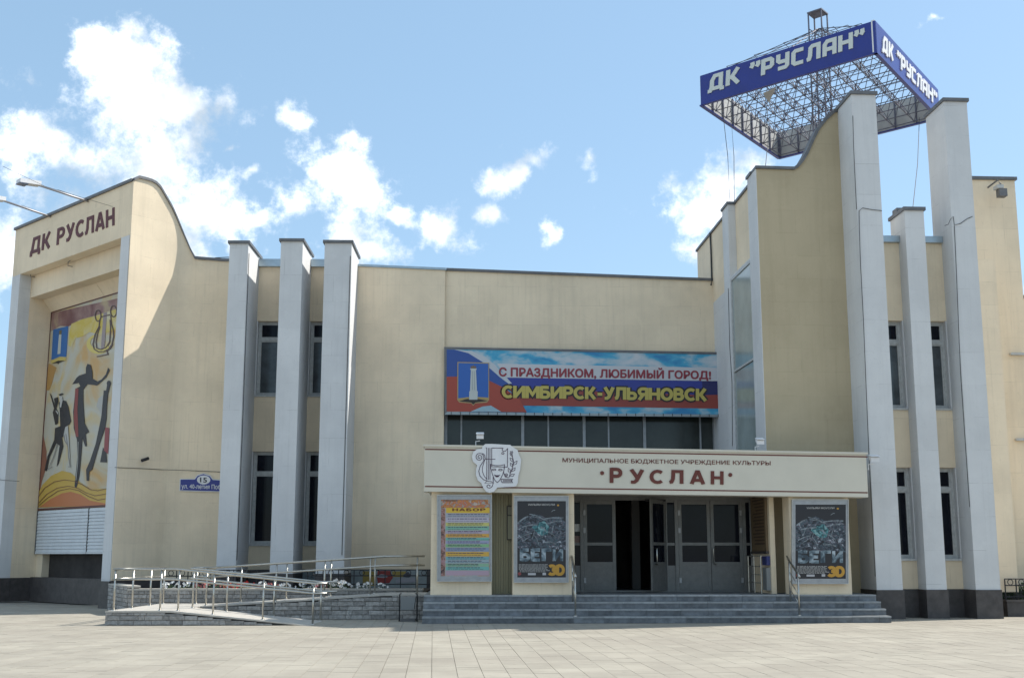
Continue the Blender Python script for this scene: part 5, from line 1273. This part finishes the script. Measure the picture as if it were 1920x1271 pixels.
# cables
def cable(label, pts, r=.008, m_=CBL):
    mb = MB().path(pts, r, 5); o = obj('cable', mb, m_); o['label'] = label; o['category'] = 'cable'; o['group'] = 'cables on the facades'; return o
cable('thin cable running across the wing wall to the first column', [W.w(215, 876, .015), W.w(266, 878, .02), W.w(300, 880, .015)] + [M.w(x, y, .02) for x, y in ((360, 882), (425, 885))])
cable('thin cable crossing the far gable pillar', [G.w(x, y, .02) for x, y in ((-30, 896), (10, 900), (36, 902))])
s3z = zm(1560, 160, 3.739)
cable('thin cable looping down the first tower column', [T.w(*p, .015) for p in s3z([(350, 880), (280, 872), (215, 860), (190, 880), (192, 1000), (200, 1250)])] + [T.w(1619, 600, .015), T.w(1629, 850, .015), T.w(1641, 1080, .015)])
cable('thin cable draped across the tall right tower column', [T.w(*p, .015) for p in s3z([(790, 985), (815, 975), (830, 940), (850, 920), (858, 980), (900, 970), (950, 935), (985, 920)])])
cable('thin cable down the edge of the tall right tower column', [T.w(*p, .015) for p in s3z([(858, 985), (870, 1250)])] + [T.w(1801, 700, .015), T.w(1818, 950, .015)])
cable('thick black cable hanging down the tower flank to the middle roof', [T.p(SW - .04, DB + 2.1, ZTW + .05), T.p(SW - .05, DB + 2.2, ZTW - .6), T.p(SW - .04, DB + 2.15, 10.2), T.p(SW - .1, DB + 2.3, 9.95)], .03)
cable('long thin wire stretched over the gable roof to the upper left', [G.w(5, 312, 3.0), G.w(85, 350, 1.6), G.w(212, 388, .05)], .006)
cable('thin cable on the flank pier beside the stair window', [T.p(SP - .012, d2a - .2, 9.2), T.p(SP - .012, d2a - .25, 7.5), T.p(SP - .012, d2a - .12, 6.4), T.p(SP - .012, d2a - .3, 4.6)], .008)
cable('loose black cable lying along the roof edge left of the columns', [M.p(M.S(366, 486), -.02, 10.75), M.p(M.S(385, 488), 0.02, 10.72), M.p(M.S(405, 487), .02, 10.78), M.p(M.S(430, 486), .02, 10.8)], .015)
# entrance boards and notices
ib = thing('information_board', 'brown framed information board hanging on the right return wall of the entrance', 'board', E.p(SRW - .03, -2.4, 1.5))
IF_ = Fr(E.p(SRW - .012, 0, 0), 92)     # the return wall, seen from the left
A_b, B_b = 1.72, 3.15
ibx = MB().box(E, SRW - .06, SRW - .004, -B_b, -A_b, 1.62, 3.04); obj('board', ibx, mat('board_tan', (.17, .115, .06), .5, 0, .2, 3), ib)
for z0, z1 in ((1.56, 1.619), (3.041, 3.058)): obj('frame_bar', MB().box(E, SRW - .075, SRW - .004, -B_b - .03, -A_b + .03, z0, z1), mat('board_frame', (.05, .04, .04), .4), ib)
tx = MB(); rr = random.Random(6)
for k in range(15):
    z = 2.95 - k * .083; y0 = A_b + .12; y1 = y0 + rr.uniform(.8, 1.15)
    tx.box(E, SRW - .064, SRW - .061, -y1, -y0, z, z + .035)
obj('small_print', tx, mat('board_print', (.04, .015, .01), .5), ib, kind='stuff')
vr = thing('lobby_railing', 'low steel railing with three bars against the right return wall', 'railing', E.p(SRW - .25, -2.2, ZPL))
for d_ in (-1.75, -2.4, -3.0): obj('post', MB().tube(E.p(SRW - .2, d_, ZPL), E.p(SRW - .2, d_, ZPL + .9), .018, 8), STL, vr)
for z in (.25, .45, .65, .9): obj('bar', MB().tube(E.p(SRW - .2, -1.7, ZPL + z), E.p(SRW - .2, -3.05, ZPL + z), .012, 6), STL, vr)
nb = thing('notice_board', 'small framed notice board on the ribbed wall between the left piers', 'board', E.w(957, 1012, -1.7))
nbq = [E.q(*p, -1.68) for p in ((950, 1012), (966, 1012), (966, 948), (950, 948))]
obj('frame', MB().prism(E, nbq, -1.70, -1.66), mat('notice_frame', (.05, .045, .04), .5), nb)
ni = [E.q(*p, -1.68) for p in ((952, 1010), (966, 1010), (966, 967), (952, 967))]; obj('sheet', MB().prism(E, ni, -1.659, -1.655), mat('notice_sheet', (.36, .35, .24), .5), nb)
ni = [E.q(*p, -1.68) for p in ((952, 965), (966, 965), (966, 950), (952, 950))]; obj('header', MB().prism(E, ni, -1.659, -1.655), mat('notice_head', (.28, .27, .2), .5), nb)
for lab, (x0, x1, y0, y1), cc in (('white paper notice taped to the left glass beside the doors', (1077.5, 1087.5, 982, 996), (.55, .55, .53)), ('dim printed notice under the white one on the left glass', (1077.5, 1087.5, 1004, 1017), (.22, .14, .12))):
    q4 = [E.q(*p, DD) for p in ((x0, y1), (x1, y1), (x1, y0), (x0, y0))]
    o = obj('notice', MB().prism(E, q4, DD - .024, DD - .02), mat('notice_' + str(int(y0)), cc, .6)); o['label'] = lab; o['category'] = 'notice'
cbn = thing('wall_cabinet', 'pale wall cabinet behind the lobby railing at the right', 'cabinet', E.p(SRW + .0, -2.0, ZPL))
obj('cabinet_body', MB().box(E, SRW - .1, SRW - .003, -2.0, -1.62, ZPL + .08, ZPL + .62), mat('cabinet_grey', (.24, .25, .25), .5), cbn)
obj('cabinet_sign', MB().box(E, SRW - .09, SRW - .003, -2.05, -1.62, ZPL + .68, ZPL + .9), mat('cabinet_blue', (.03, .04, .16), .5), cbn)

for lab, pts in (('dark cable running down the front of the first fin column left', [(467, 475), (462, 600), (454, 820), (444, 1050)]),
                 ('dark cable running down the front of the third fin column', [(657, 480), (652, 650), (647, 830), (641, 1040)])):
    cable(lab, [M.w(x, y, DC + .012) for x, y in pts], .011)
cable('thin cable down the edge of the first tower column near its top', [T.w(x, y, .012) for x, y in s3z([(146, 215), (150, 400), (160, 620), (172, 870)])], .008)
